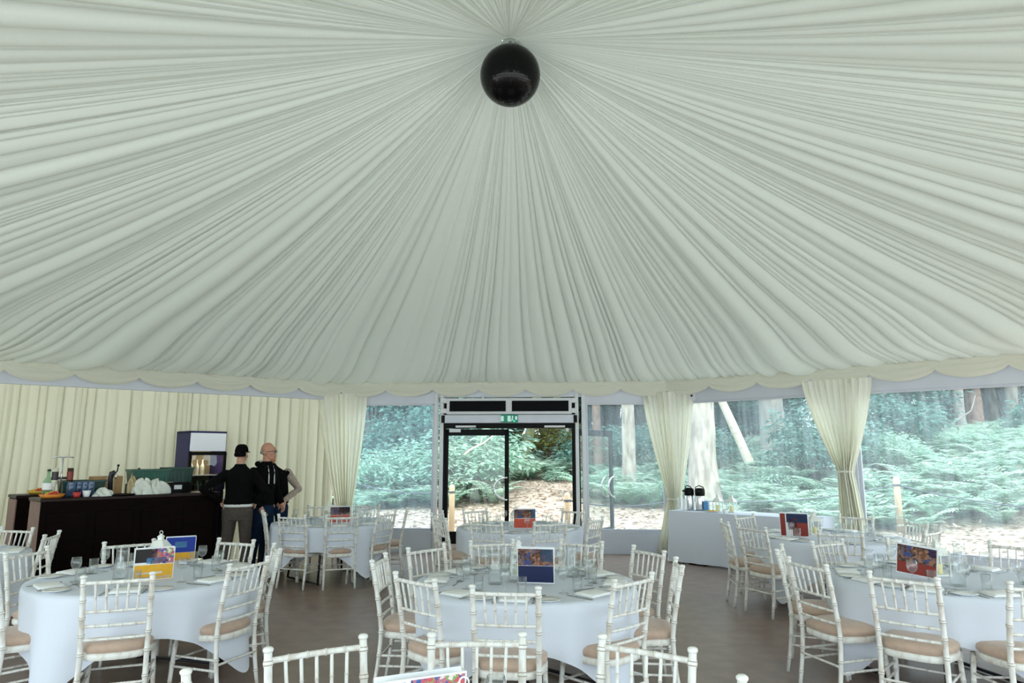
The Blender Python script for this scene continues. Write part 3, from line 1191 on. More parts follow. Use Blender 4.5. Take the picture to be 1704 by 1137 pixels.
def hour_names(cx, cy, spots):
    used, res = set(), []
    hs = [clock(cx, cy, x, y) for x, y in spots]
    for h in hs:
        k = int(round(h)) % 12
        if k in used:
            k2 = (k + (1 if h > k else -1)) % 12
            k = k2 if k2 not in used else (k - (1 if h > k else -1)) % 12
        used.add(k)
        res.append(HOURS[k])
    return res


TABLE = make_table()
first = True
PLACES = {}
for key, T in TABLES.items():
    cx, cy = T['c']
    vdir = math.atan2(cy, cx) - PI / 2
    t = TABLE if first else copy_tree(TABLE)
    first = False
    t.location = (cx, cy, 0)
    t.rotation_euler = (0, 0, vdir + math.radians(T['turn'] + 45))
    T['cardname'] = T['where']
    tag(t, 'dark legs of the folding ' + T['where'], 'table', 'folding round tables')
    cl = make_cloth(ord(key) * 13).build('tablecloth', M['linen'], None, (cx, cy, 0), vdir + math.radians(T['turn']))
    tag(cl, 'white square cloth on the ' + T['where'], 'tablecloth', 'white tablecloths on the round tables')
    hn = hour_names(cx, cy, [(a, b) for a, b, _ in CH[key]])
    PLACES[key] = []
    for (bx, by, tw), h in zip(CH[key], hn):
        put_chair(bx, by, cx, cy, 'limewashed spindle-back chair at %s o\'clock of the %s' % (h, T['short']), 'limewashed banquet chairs', tw)
        PLACES[key].append((math.atan2(by - cy, bx - cx), h))

# ------------------------------------------------------------------ things laid on the tables
TOP = TZ + .005


class Kind:
    """first use places the original, later uses place copies with copies of the parts"""

    def __init__(s, o):
        s.o, s.used = o, False

    def put(s, loc, rz, label, cat, group):
        o = s.o if not s.used else copy_tree(s.o)
        s.used = True
        o.location = loc
        o.rotation_euler = (0, 0, rz)
        return tag(o, label, cat, group)


def mk_wine():
    m = MB()
    m.lathe([(.033, 0), (.034, .002), (.012, .006), (.004, .012), (.0035, .075), (.008, .083), (.026, .098), (.035, .12), (.036, .14), (.031, .172), (.0295, .172), (.034, .14), (.033, .12), (.024, .10), (.004, .087)], n=20)
    return m.build('wine_glass', M['glassware'])


def mk_tumbler():
    m = MB()
    m.lathe([(.028, 0), (.030, .003), (.034, .115), (.0325, .115), (.0285, .010), (.002, .009)], n=18)
    return m.build('tumbler', M['glassware'])


def mk_plate():
    m = MB()
    m.lathe([(.045, 0), (.050, .003), (.084, .013), (.084, .0155), (.05, .006), (.002, .005)], n=32)
    return m.build('side_plate', M['plate'])


def mk_napkin():
    m = MB()
    m.box((0, 0, .006), (.19, .165, .011), bev=.005)
    m.box((.004, -.004, .015), (.18, .155, .009), bev=.004)
    return m.build('folded_napkin', M['napkin'])


def strip(m, prof, th=.0025):
    """flat outline along y given as (y, half width, z)"""
    m.grid([[(-w, y, z), (0, y, z + th), (w, y, z)] for y, w, z in prof])
    m.grid([[(w, y, z - .0015), (0, y, z + th - .002), (-w, y, z - .0015)] for y, w, z in prof])


def mk_knife():
    m = MB()
    strip(m, [(-.105, .003, .002), (-.10, .008, .002), (-.02, .006, .003), (0, .005, .003), (.01, .009, .003), (.09, .010, .003), (.115, .004, .003), (.118, .001, .003)])
    return m.build('table_knife', M['steel'])


def mk_fork():
    m = MB()
    strip(m, [(-.10, .003, .002), (-.095, .008, .002), (-.03, .004, .004), (.03, .004, .007), (.045, .011, .006), (.06, .012, .004)])
    for k in range(4):
        m.tube([(-.0095 + .0063 * k, .058, .004), (-.0095 + .0063 * k, .08, .004), (-.009 + .006 * k, .10, .009)], .0016, 5)
    return m.build('table_fork', M['steel'])


def mk_spoon():
    m = MB()
    strip(m, [(-.10, .003, .002), (-.095, .007, .002), (-.02, .004, .004), (.04, .004, .007), (.05, .012, .005), (.07, .019, .002), (.09, .017, .003), (.103, .006, .007)])
    return m.build('dessert_spoon', M['steel'])


K = {k: Kind(f()) for k, f in dict(wine=mk_wine, tumbler=mk_tumbler, plate=mk_plate, napkin=mk_napkin, knife=mk_knife, fork=mk_fork, spoon=mk_spoon).items()}
NAMES = dict(wine=('stemmed wine glass', 'wine glass', 'wine glasses on the tables'), tumbler=('straight water tumbler', 'tumbler', 'tumblers on the tables'),
             plate=('white side plate', 'plate', 'side plates on the tables'), napkin=('folded white napkin', 'napkin', 'folded napkins on the tables'),
             knife=('steel table knife', 'knife', 'table knives'), fork=('steel table fork', 'fork', 'table forks'), spoon=('steel dessert spoon', 'spoon', 'dessert spoons'))
r4 = random.Random(21)
for key in 'BCDEFGAH':
    cx, cy = TABLES[key]['c']
    big = key in 'BCDEH'
    for a, h in PLACES[key]:
        a += r4.uniform(-.04, .04)

        def at(rad, tan, zz=0.0):
            return (cx + math.cos(a) * rad - math.sin(a) * tan, cy + math.sin(a) * rad + math.cos(a) * tan, TOP + zz)

        out = a + PI / 2       # local +y points to the middle of the table
        lab = ' before the %s o\'clock chair of the ' % h + TABLES[key]['short']
        if key == 'H' and abs(math.sin(a)) < .2:
            pass

        def lay(kind, rad, tan, rz=0.0, zz=0.0):
            nm, cat, grp = NAMES[kind]
            K[kind].put(at(rad, tan, zz), out + rz, nm + lab, cat, grp)
        if key == 'H':
            lay('wine', .66, -.09)
            lay('tumbler', .62, .03)
            continue
        lay('napkin', .655, r4.uniform(-.006, .006), r4.uniform(-.12, .12))
        lay('plate', .66, .218 + r4.uniform(-.006, .006))
        lay('wine', .47 + r4.uniform(-.02, .03), -.10 + r4.uniform(-.02, .02))
        lay('tumbler', .49 + r4.uniform(-.02, .02), .02 + r4.uniform(-.01, .01))
        if big:
            lay('knife', .66, -.135, r4.uniform(-.08, .08))
            lay('spoon', .50, .085, PI / 2 + r4.uniform(-.15, .15))
            lay('fork', .65, .118, r4.uniform(-.03, .03), 0.0)

# water jugs
def mk_jug():
    e = empty('water_jug')
    m = MB()
    m.lathe([(.050, 0), (.052, .004), (.050, .10), (.042, .16), (.040, .20), (.046, .235), (.044, .235), (.038, .20), (.040, .16), (.047, .10), (.048, .012), (.002, .010)], n=24)
    m.build('body', M['glassware'], e)
    m = MB()
    m.tube([(.042, 0, .21), (.075, 0, .215), (.092, 0, .18), (.088, 0, .12), (.05, 0, .085)], .006, 8)
    m.build('handle', M['glassware'], e)
    return e


KJ = Kind(mk_jug())
JG = 'glass water jugs'
for px, py, key in ((824, 962, 'C'), (857, 958, 'C'), (952, 950, 'C'), (1595, 965, 'D'), (200, 955, 'B'), (1600, 945, 'D')):
    p = atz(px, py + 10, TOP)
    lb = {824: 'glass water jug nearest the seven o\'clock chair, table with the navy card', 857: 'glass water jug just beside the navy card', 952: 'glass water jug to the door-leaf side of the navy card',
          1595: 'glass water jug beside the white lantern of the tilted red card', 200: 'glass water jug on the table with the yellow card', 1600: 'glass water jug behind another jug by the tilted red card'}[px]
    KJ.put((p.x, p.y, TOP), r4.uniform(0, 6), lb, 'jug', JG)


# white lanterns
def mk_lantern():
    e = empty('candle_lantern')
    m = MB()
    s = .055
    m.box((0, 0, .008), (.125, .125, .016), bev=.003)
    for sx in (-1, 1):
        for sy in (-1, 1):
            m.box((sx * s, sy * s, .085), (.012, .012, .145))
    m.box((0, 0, .16), (.128, .128, .012), bev=.003)
    m.build('frame', M['lantern'], e, smooth=False)
    m = MB()
    m.lathe([(.085, .166), (.050, .205), (.026, .215), (.026, .235), (.034, .238), (.012, .255), (.004, .262)], n=4, rot=Matrix.Rotation(PI / 4, 3, 'Z'))
    m.build('roof', M['lantern'], e, smooth=False)
    m = MB()
    m.tube([(.014 * math.cos(k * PI / 6), 0, .272 + .014 * math.sin(k * PI / 6)) for k in range(13)], .0025, 6)
    m.build('ring', M['lantern'], e)
    m = MB()
    m.lathe([(.026, .016), (.027, .02), (.027, .085), (.022, .089), (.004, .086)], n=16)
    m.build('candle', M['candle'], e)
    return e


KL = Kind(mk_lantern())
LN = 'white candle lanterns'
for px, py, key in ((863, 957, 'C'), (264, 942, 'B'), (1563, 958, 'D'), (1357, 890, 'E'), (852, 872, 'F'), (546, 856, 'G'), (820, 1150, 'H')):
    if key in 'FG':
        c = TABLES[key]['c']
        p = Vector((c[0] - (.05 if key == 'F' else .06), c[1] + .05, 0))
    elif key == 'H':
        p = Vector((-0.14, 2.13, 0))
    else:
        p = atz(px, py, TOP)
    KL.put((p.x, p.y, TOP), r4.uniform(-.3, .3), 'white metal candle lantern on the ' + TABLES[key]['short'], 'lantern', LN)


# printed cards: folded tents with a printed face
def make_card(key, loc, rz, w, h, face, label, tilt=0.0):
    """face: list of (x0,x1,z0,z1,material name) in 0..1"""
    e = empty('table_card', loc, rz)
    lean = .13
    m = MB()
    for sgn in (-1, 1):
        R = Matrix.Rotation(-sgn * lean, 3, 'X')
        m.box((0, sgn * h * math.sin(lean) * .5, h * .5 * math.cos(lean)), (w, .003, h), rot=R)
    m.build('card', M['paper'], e, smooth=False)
    R = Matrix.Rotation(lean, 3, 'X')
    for x0, x1, z0, z1, mt in face:
        f = MB()
        c = Vector((0, -h * math.sin(lean) * .5, h * .5 * math.cos(lean))) + R @ Vector((((x0 + x1) / 2 - .5) * w, -.0024, ((z0 + z1) / 2 - .5) * h))
        f.box(c, ((x1 - x0) * w, .0016, (z1 - z0) * h), rot=R)
        f.build('photo_print' if 'collage' in mt else 'printed_panel', M[mt], e, smooth=False)
    e.rotation_euler = (0, tilt, rz)
    tag(e, label, 'card', 'printed table cards')
    return e


def lines(x0, x1, z0, z1, n, mt='paper'):
    st = (z1 - z0) / n
    return [(x0, x0 + (x1 - x0) * (1 - .25 * (k % 2)), z0 + st * k + st * .25, z0 + st * k + st * .62, mt) for k in range(n)]


def face_to(p, extra=0.0):
    return math.atan2(p.y, p.x) - PI / 2 + extra


p = atz(892, 971, TOP)
make_card('C', p, face_to(p, -.12), .27, .255, [(.02, .98, .50, .97, 'collage'), (.62, .96, .62, .97, 'ink_sky'), (.02, .98, .03, .49, 'ink_navy')],
          'navy printed card with a photo strip, standing near the centre of its white table')
p = atz(254, 965, TOP)
make_card('B', p, face_to(p, .12), .27, .235, [(.02, .55, .56, .98, 'ink_dark'), (.40, .98, .50, .98, 'collage_lite'), (.30, .80, .52, .70, 'ink_sky'), (.02, .98, .02, .48, 'ink_yellow')] + lines(.06, .94, .02, .30, 2),
          'yellow and black printed card standing on a white table in front of the bar')
p = atz(285, 938, TOP)
p.y += .15
make_card('B', p, face_to(p, .05), .24, .21, [(.02, .98, .35, .98, 'ink_blue'), (.02, .98, .02, .34, 'ink_yellow'), (.3, .7, .55, .8, 'ink_sky')],
          'blue card with an orange foot, behind the yellow card')
p = atz(1525, 962, TOP)
p.z += .018
make_card('D', p, face_to(p, -.15), .27, .225, [(.02, .98, .40, .97, 'collage'), (.80, .98, .70, .97, 'ink_blue'), (.02, .98, .03, .42, 'ink_red')] ,
          'red card with a group photo, tilted, on the table by the large windows', tilt=.12)
p = atz(1323, 894, TOP)
make_card('E', p, face_to(p, -.1), .30, .27, [(.02, .20, .05, .97, 'ink_red'), (.24, .98, .60, .97, 'ink_navy'), (.30, .60, .30, .80, 'collage_lite'), (.45, .98, .05, .6, 'ink_red')],
          'dark red and navy card on the table before the coffee flasks')
c = TABLES['F']['c']
p = Vector((c[0] + .06, c[1] - .15, TOP))
make_card('F', p, face_to(p, 0), .28, .245, [(.02, .98, .52, .97, 'collage'), (.78, .98, .52, .97, 'ink_sky'), (.02, .98, .03, .50, 'ink_coral')] ,
          'coral red card with a crowd photo, on the table in front of the doors')
c = TABLES['G']['c']
p = Vector((c[0] + .13, c[1] - .12, TOP))
make_card('G', p, face_to(p, 0), .27, .22, [(.02, .98, .48, .97, 'collage'), (.45, .98, .6, .97, 'ink_navy'), (.02, .98, .03, .46, 'ink_coral')] + lines(.08, .92, .1, .4, 2),
          'coral red card with a dark photo, on the table beside the three men')
p = Vector((-.30, 2.40, TOP))
make_card('H', p, face_to(p, .30), .30, .215, [(.03, .30, .10, .95, 'ink_blue'), (.36, .98, .30, .97, 'collage_lite')],
          'white card with a blue block and a flower photo at the bottom of the view')

# ------------------------------------------------------------------ coffee table along the right wall
ct_a = VR + dR * 0.36 - nR * 0.78       # front corner near the post
L_ct, D_ct, Z_ct = 2.30, 0.62, 0.79
ct_mid = ct_a + dR * (L_ct / 2) + nR * (D_ct / 2)
angR = math.atan2(dR.y, dR.x)
e = empty('trestle_table', (ct_mid.x, ct_mid.y, 0), angR)
tag(e, 'long trestle table under a white cloth along the window wall', 'table')
m = MB()
m.box((0, 0, Z_ct - .02), (L_ct - .04, D_ct - .04, .03), bev=.004)
m.build('table_top', M['cardboard'], e, smooth=False)
for sx in (-1, 1):
    for sy in (-1, 1):
        m = MB()
        m.tube([(sx * (L_ct / 2 - .2), sy * (D_ct / 2 - .06), Z_ct - .03), (sx * (L_ct / 2 - .2), sy * (D_ct / 2 - .06), 0)], .015, 8)
        m.build('leg', M['dark_steel'], e)
m = MB()
rows_ = []
per = []
hx, hy = L_ct / 2, D_ct / 2
N1 = 60
corners = [(-hx, -hy), (hx, -hy), (hx, hy), (-hx, hy)]
for i in range(4):
    a, b = Vector(corners[i]), Vector(corners[(i + 1) % 4])
    k = N1 if i % 2 == 0 else 18
    for j in range(k):
        per.append((a + (b - a) * j / k, ((a + b) / 2).normalized()))
for v in [0, .02, .1, .25, .45, .65, .85, 1.0]:
    r_ = []
    for j, (q, nn) in enumerate(per):
        s = j * .06
        nn2 = q.normalized() * .3 + nn * .7
        w_ = (.014 * math.sin(s * 9) + .010 * math.sin(s * 17 + 1)) * v + .008 * v + .03 * v * (abs(abs(q.x) - hx) < .03 and abs(abs(q.y) - hy) < .1)
        r_.append((q.x + nn2.x * w_, q.y + nn2.y * w_, Z_ct + .004 - v * (Z_ct - .02)))
    rows_.append(r_)
m.grid(rows_, closed=True)
m.add([(q.x, q.y, Z_ct + .004) for q, _ in per], [tuple(range(len(per)))])
o = m.build('tablecloth', M['linen'], None, (ct_mid.x, ct_mid.y, 0), angR, smooth=True)
sharp(o, 60)
tag(o, 'long white cloth reaching the floor on the coffee table by the window', 'tablecloth')


def on_ct(u, v):                # along the table from the corner end, back from the front edge
    q = ct_a + dR * u + nR * v
    return Vector((q.x, q.y, Z_ct + .005))


def mk_airpot():
    e = empty('coffee_flask')
    m = MB()
    m.lathe([(.070, 0), (.072, .01), (.072, .24), (.066, .255), (.002, .256)], n=24)
    m.build('body', M['steel'], e)
    m = MB()
    m.lathe([(.074, .225), (.078, .25), (.078, .315), (.070, .335), (.045, .345), (.002, .346)], n=24)
    m.box((0, -.10, .30), (.035, .07, .03), bev=.008)
    m.build('pump_lid', M['black'], e)
    m = MB()
    m.tube([(-.07, 0, .32), (-.06, -.02, .36), (0, -.03, .385), (.06, -.02, .36), (.07, 0, .32)], .008, 8)
    m.build('carry_handle', M['black'], e)
    return e


def place_px(px, v, z0):
    """spot on the coffee table seen at picture column px, v behind the front edge"""
    x, f, vv = ray(px, 830)
    k = x / f
    a0 = ct_a + nR * v
    u = (k * a0.y - a0.x) / (dR.x - k * dR.y)
    return on_ct(u, v)


KA = Kind(mk_airpot())
KA.put(place_px(1147, .34, 0), angR - .3, 'steel coffee flask with black lid, nearer the curtain', 'coffee flask', 'steel coffee flasks')
KA.put(place_px(1165, .36, 0), angR + .2, 'steel coffee flask with black lid, nearer the blue packet', 'coffee flask', 'steel coffee flasks')
m = MB()
m.box((0, 0, .075), (.075, .06, .15), bev=.012)
tag(m.build('blue_packet', M['ink_sky'], None, place_px(1175, .32, 0), angR), 'small blue packet standing beside the coffee flasks', 'packet')
for k, (px, v) in enumerate(((1139, .13), (1131, .42))):
    m = MB()
    for j in range(5):
        m.lathe([(.026, .03 * j), (.038, .03 * j + .055), (.036, .03 * j + .055), (.024, .03 * j + .01)], n=16)
    tag(m.build('cup_stack', M['plate'], None, place_px(px, v, 0)), ['short stack of white cups before the flasks, by the curtain', 'short stack of white cups tucked behind the flasks'][k], 'cups', 'stacks of cups')
e = empty('biscuit_plate', place_px(1184, .15, 0))
m = MB()
m.lathe([(.06, 0), (.065, .004), (.115, .016), (.115, .019), (.06, .007), (.002, .006)], n=28)
m.build('plate', M['plate'], e)
for k in range(7):
    m = MB()
    m.lathe([(.028, 0), (.030, .004), (.028, .010), (.002, .011)], (.055 * math.cos(k), .055 * math.sin(k), .012 + .004 * (k % 3)), 14)
    m.build('biscuit', M['yellow'], e)
tag(e, 'plate of golden biscuits before the flasks on the long white table', 'plate of biscuits')
m = MB()
m.lathe([(.03, 0), (.035, .004), (.05, .05), (.05, .055), (.034, .01), (.002, .008)], n=20)
tag(m.build('sugar_bowl', M['plate'], None, place_px(1206, .13, 0)), 'small white sugar bowl between the two lanterns of the long table', 'bowl')
for px, lb in ((1194, 'white lantern on the long coffee table, nearer the flasks'), (1217, 'white lantern on the long coffee table, farther from the flasks')):
    KL.put(place_px(px, .33, 0), angR, lb, 'lantern', LN)

# dark crate under the coffee table
pk = on_ct(.45, .12)
m = MB()
m.box((0, 0, .05), (.30, .2, .10), bev=.01)
m.box((0, 0, .11), (.26, .16, .02), bev=.005)
tag(m.build('dark_case', M['black'], None, (pk.x, pk.y, 0), angR, smooth=False), 'low black case on the floor under the coffee table', 'case')

# ------------------------------------------------------------------ bar
B0 = Vector((-5.38, 8.0))
dBar = Vector((.682, .731)).normalized()
nBar = Vector((-dBar.y, dBar.x))         # back, towards the wall
LBAR, DBAR, HBAR = 2.05, 0.50, 1.17
angBar = math.atan2(dBar.y, dBar.x)
mid = B0 + dBar * (LBAR / 2) + nBar * (DBAR / 2)
e = empty('bar_counter', (mid.x, mid.y, 0), angBar)
tag(e, 'long dark mahogany bar with bottles and crates on its top', 'bar')
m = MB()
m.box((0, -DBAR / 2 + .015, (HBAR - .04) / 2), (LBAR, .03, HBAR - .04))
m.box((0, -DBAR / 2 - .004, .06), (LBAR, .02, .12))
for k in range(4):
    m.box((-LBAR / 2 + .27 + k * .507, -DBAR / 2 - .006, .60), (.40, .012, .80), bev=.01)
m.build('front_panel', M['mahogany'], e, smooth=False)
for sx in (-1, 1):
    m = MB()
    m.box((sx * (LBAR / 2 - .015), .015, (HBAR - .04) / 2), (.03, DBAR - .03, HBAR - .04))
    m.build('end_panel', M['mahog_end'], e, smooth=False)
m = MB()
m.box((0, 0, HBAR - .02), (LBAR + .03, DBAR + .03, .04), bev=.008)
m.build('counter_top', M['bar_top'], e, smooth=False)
m = MB()
m.box((0, .05, .55), (LBAR - .08, DBAR - .16, .03))
m.build('shelf', M['mahogany'], e, smooth=False)

sc_mid = Vector((-6.10, 9.02))
e = empty('side_counter', (sc_mid.x, sc_mid.y, 0), angBar)
tag(e, 'short reddish brown counter set back at the end of the bar', 'counter')
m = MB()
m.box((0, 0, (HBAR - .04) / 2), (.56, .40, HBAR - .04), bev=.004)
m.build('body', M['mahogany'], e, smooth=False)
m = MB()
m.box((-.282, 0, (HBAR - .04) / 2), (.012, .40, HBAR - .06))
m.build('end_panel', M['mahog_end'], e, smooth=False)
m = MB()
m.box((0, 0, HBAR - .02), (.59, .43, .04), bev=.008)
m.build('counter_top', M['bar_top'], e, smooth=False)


def on_bar(px, v):
    x, f, vv = ray(px, 820)
    k = x / f
    a0 = B0 + nBar * v
    u = (k * a0.y - a0.x) / (dBar.x - k * dBar.y)
    q = a0 + dBar * max(.05, min(LBAR - .04, u))
    return Vector((q.x, q.y, HBAR + .001))


def crate(px, v, w, d, h, material, label, z=0.0):
    p = on_bar(px, v)
    e = empty('plastic_crate', (p.x, p.y, p.z + z), angBar)
    m = MB()
    t = .012
    fl = .02
    rows_ = []
    for zz, gx in ((0, 0), (h * .8, fl * .8), (h, fl)):
        rows_.append([(sx * (w / 2 + gx), sy * (d / 2 + gx), zz) for sx, sy in ((-1, -1), (1, -1), (1, 1), (-1, 1))])
    for zz, gx in ((h, fl - t), (t, -t)):
        rows_.append([(sx * (w / 2 + gx), sy * (d / 2 + gx), zz) for sx, sy in ((-1, -1), (1, -1), (1, 1), (-1, 1))])
    m.grid(rows_, closed=True)
    m.add([(sx * (w / 2 - t), sy * (d / 2 - t), t) for sx, sy in ((-1, -1), (1, -1), (1, 1), (-1, 1))], [(0, 1, 2, 3)])
    m.add([(sx * w / 2, sy * d / 2, 0) for sx, sy in ((-1, -1), (1, -1), (1, 1), (-1, 1))], [(3, 2, 1, 0)])
    for k in range(6):
        m.box((-w / 2 + w * (k + .5) / 6, -d / 2 - fl * .45, h * .42), (.012, .012, h * .6))
    m.build('body', M[material], e, smooth=False)
    m = MB()
    m.box((0, 0, h - .008), (w + 2 * fl + .02, d + 2 * fl + .02, .0), 0)
    m = MB()
    for sy in (-1, 1):
        m.box((0, sy * (d / 2 + fl + .004), h - .012), (w + 2 * fl + .016, .014, .024), bev=.003)
    for sx in (-1, 1):
        m.box((sx * (w / 2 + fl + .004), 0, h - .012), (.014, d + 2 * fl, .024), bev=.003)
    m.build('rim', M[material], e, smooth=False)
    return tag(e, label, 'crate', 'green plastic crates on the bar')


crate(134, .37, .42, .22, .19, 'crate_dark', 'dark green crate behind the drinking jars on the bar')
crate(244, .36, .42, .22, .18, 'crate', 'bright green crate behind the white bundles on the bar', .13)
crate(292, .36, .30, .22, .19, 'crate_dark', 'dark green crate beside the drinks fridge', .14)
# black boxes that the two crates stand on
for px, w, lb in ((244, .46, 'black box under the bright green crate'), (292, .32, 'black box with a white sticker under the dark green crate')):
    p = on_bar(px, .36)
    e = empty('black_box', (p.x, p.y, p.z), angBar)
    m = MB()
    m.box((0, 0, .063), (w, .24, .126), bev=.006)
    m.build('body', M['black'], e, smooth=False)
    if px == 292:
        m = MB()
        m.box((-.02, -.122, .07), (.10, .003, .055))
        m.build('sticker', M['paper'], e, smooth=False)
    tag(e, lb, 'box')
# cardboard box
p = on_bar(174, .40)
e = empty('cardboard_box', (p.x, p.y, p.z), angBar + .05)
m = MB()
m.box((0, 0, .115), (.34, .17, .23), bev=.004)
m.build('body', M['cardboard'], e, smooth=False)
m = MB()
m.box((.02, -.0865, .12), (.10, .003, .2))
m.build('tape', M['bag'], e, smooth=False)
tag(e, 'brown cardboard box behind the lever corkscrew', 'box')


def bottle(m, r, h, mi=0, neck=.35):
    m.lathe([(r * .9, 0), (r, .008), (r, h * (1 - neck - .08)), (r * .8, h * (1 - neck)), (r * .36, h * (1 - neck * .62)), (r * .32, h * .95), (r * .38, h * .955), (r * .38, h), (.002, h)], n=18, mi=mi)


# pale green water bottle
p = on_bar(78, .28)
e = empty('water_bottle', p)
m = MB()
bottle(m, .052, .31)
m.build('body', M['bottle_green'], e)
m = MB()
m.lathe([(.020, .305), (.020, .328), (.003, .329)], n=14)
m.build('cap', M['crate_dark'], e)
m = MB()
m.lathe([(.0535, .09), (.0535, .17)], n=18, cap0=False, cap1=False)
m.build('label', M['paper'], e)
tag(e, 'tall pale green plastic bottle at the end of the bar', 'bottle')
# spirits stand with upturned bottles
p = on_bar(99, .30)
e = empty('optic_stand', p, angBar)
m = MB()
m.lathe([(.10, 0), (.10, .012), (.02, .022), (.012, .05)], n=24)
m.build('base', M['dark_steel'], e)
m = MB()
m.tube([(0, 0, .03), (0, 0, .47)], .011, 10)
m.tube([(-.11, 0, .465), (-.05, 0, .475), (0, 0, .468), (.05, 0, .475), (.11, 0, .465)], .008, 8)
m.build('pole', M['steel'], e)
for k, sx in enumerate((-1, 1)):
    m = MB()
    m.box((sx * .055, 0, .22), (.09, .03, .03), bev=.004)
    m.build('bracket', M['dark_steel'], e, smooth=False)
tag(e, 'steel spirits stand with a T shaped top on the bar', 'stand')
for k, sx in enumerate((-1, 1)):
    q = p + Vector((dBar.x, dBar.y, 0)) * (sx * .078) - Vector((nBar.x, nBar.y, 0)) * .055
    e2 = empty('spirit_bottle', q)
    m = MB()
    R180 = Matrix.Rotation(PI, 3, 'X')
    r_, h_ = .034, .27
    m.lathe([(r_, 0), (r_, h_ * .62), (r_ * .4, h_ * .75), (r_ * .35, h_), (.002, h_)], (0, 0, .34), 16, rot=R180)
    m.build('body', M['bottle_clear' if k == 0 else 'bottle_amber'], e2)
    m = MB()
    m.lathe([(r_ + .001, .20), (r_ + .001, .30)], n=16, cap0=False, cap1=False)
    m.build('label', M['ink_dark' if k == 0 else 'label_red'], e2)
    m = MB()
    m.lathe([(.016, 0.0), (.018, .03), (.013, .07), (.002, .071)], n=12)
    m.build('pourer', M['dark_steel'], e2)
    tag(e2, ['upturned clear bottle with a dark label on the spirits stand', 'upturned amber bottle with a red label on the spirits stand'][k], 'bottle')
# trays of fruit
def fruit_tray(loc, rz, label, c1):
    e = empty('fruit_tray', loc, rz)
    m = MB()
    m.lathe([(.09, 0), (.11, .01), (.135, .045), (.13, .045), (.105, .014), (.002, .012)], n=24)
    m.build('bowl', M[c1], e)
    r5 = random.Random(4)
    for k in range(7):
        m = MB()
        a = k * 2.4
        rr = .02 + .05 * (k / 7)
        m.ball((rr * math.cos(a) * 1.1, rr * math.sin(a), .04 + .012 * (k % 2)), .027, 10)
        m.build('fruit', M[['orange', 'yellow', 'red'][k % 3]], e)
    return tag(e, label, 'fruit tray', 'trays of fruit on the bar')


fruit_tray(on_bar(87, .13), 0, 'orange tray of fruit at the front end of the bar', 'orange')
fruit_tray(Vector((sc_mid.x, sc_mid.y - .02, HBAR + .001)), 0, 'yellow bowl of fruit on the short side counter', 'yellow')
# drinking jars
def mk_jar():
    m = MB()
    m.lathe([(.038, 0), (.042, .006), (.044, .14), (.037, .168), (.040, .18), (.037, .18), (.034, .165), (.040, .14), (.036, .01), (.002, .008)], n=20)
    return m.build('drinking_jar', M['blue_cup'])


KJR = Kind(mk_jar())
for k, (px, v, lb) in enumerate(((117, .12, 'blue tinted jar on the bar, nearest the orange fruit tray'), (130, .15, 'blue tinted jar between two others on the bar'),
                                  (140, .14, 'blue tinted jar on the bar behind the white cup'), (150, .13, 'blue tinted jar beside the crumpled white cloth'))):
    KJR.put(on_bar(px, v), 0, lb, 'jar', 'blue tinted jars on the bar')
m = MB()
m.lathe([(.03, 0), (.034, .004), (.045, .06), (.043, .06), (.03, .008), (.002, .006)], n=18)
tag(m.build('red_cup', M['red'], None, on_bar(128, .07)), 'small red cup before the jars on the bar', 'cup')
m = MB()
m.lathe([(.03, 0), (.034, .004), (.048, .075), (.046, .075), (.03, .008), (.002, .006)], n=18)
tag(m.build('white_cup', M['plate'], None, on_bar(144, .09)), 'white cup before the jars on the bar', 'cup')


def heap(name, loc, sx, sy, sz, seed, material, label, cat, rz=0.0):
    """soft crumpled bundle"""
    r6 = random.Random(seed)
    m = MB()
    N, H = 40, 18
    fr = [(r6.uniform(2, 7), r6.uniform(0, 6), r6.uniform(2, 6), r6.uniform(.06, .14)) for _ in range(6)]
    rows_ = []
    for i in range(H + 1):
        th = PI / 2 * i / H
        r_ = []
        for k in range(N):
            a = 2 * PI * k / N
            w = 1 + sum(am * math.sin(f1 * a * 1.0 // 1 * 0 + round(f1) * a + p1 + f2 * th) for f1, p1, f2, am in fr)
            r_.append((sx * math.cos(th) * math.cos(a) * w, sy * math.cos(th) * math.sin(a) * w, max(0, sz * math.sin(th) * (w if i < H else 1))))
        rows_.append(r_)
    m.grid(rows_, closed=True)
    m.add([rows_[0][k] for k in range(N)], [tuple(range(N - 1, -1, -1))])
    o = m.build(name, M[material], None, loc, rz)
    return tag(o, label, cat)


heap('crumpled_cloth', on_bar(172, .09), .11, .07, .085, 1, 'rag', 'crumpled white cloth before the cardboard box on the bar', 'cloth', angBar)
heap('paper_bag', on_bar(218, .24), .055, .05, .20, 2, 'bag', 'upright brown paper bag beside the bright green crate', 'paper bag')
heap('cloth_bundle', on_bar(238, .15), .12, .08, .165, 3, 'rag', 'rolled white bundle leaning beside the paper bag', 'cloth bundle', angBar)
heap('cloth_bundle', on_bar(263, .12), .15, .075, .15, 5, 'rag', 'larger white bundle lying before the bright green crate', 'cloth bundle', angBar + .2)
m = MB()
m.lathe([(.13, 0), (.14, .006), (.15, .016), (.14, .016), (.13, .009), (.002, .008)], n=32)
tag(m.build('black_tray', M['black'], None, on_bar(203, .10)), 'round black tray between the white cloth and the bundles', 'tray')
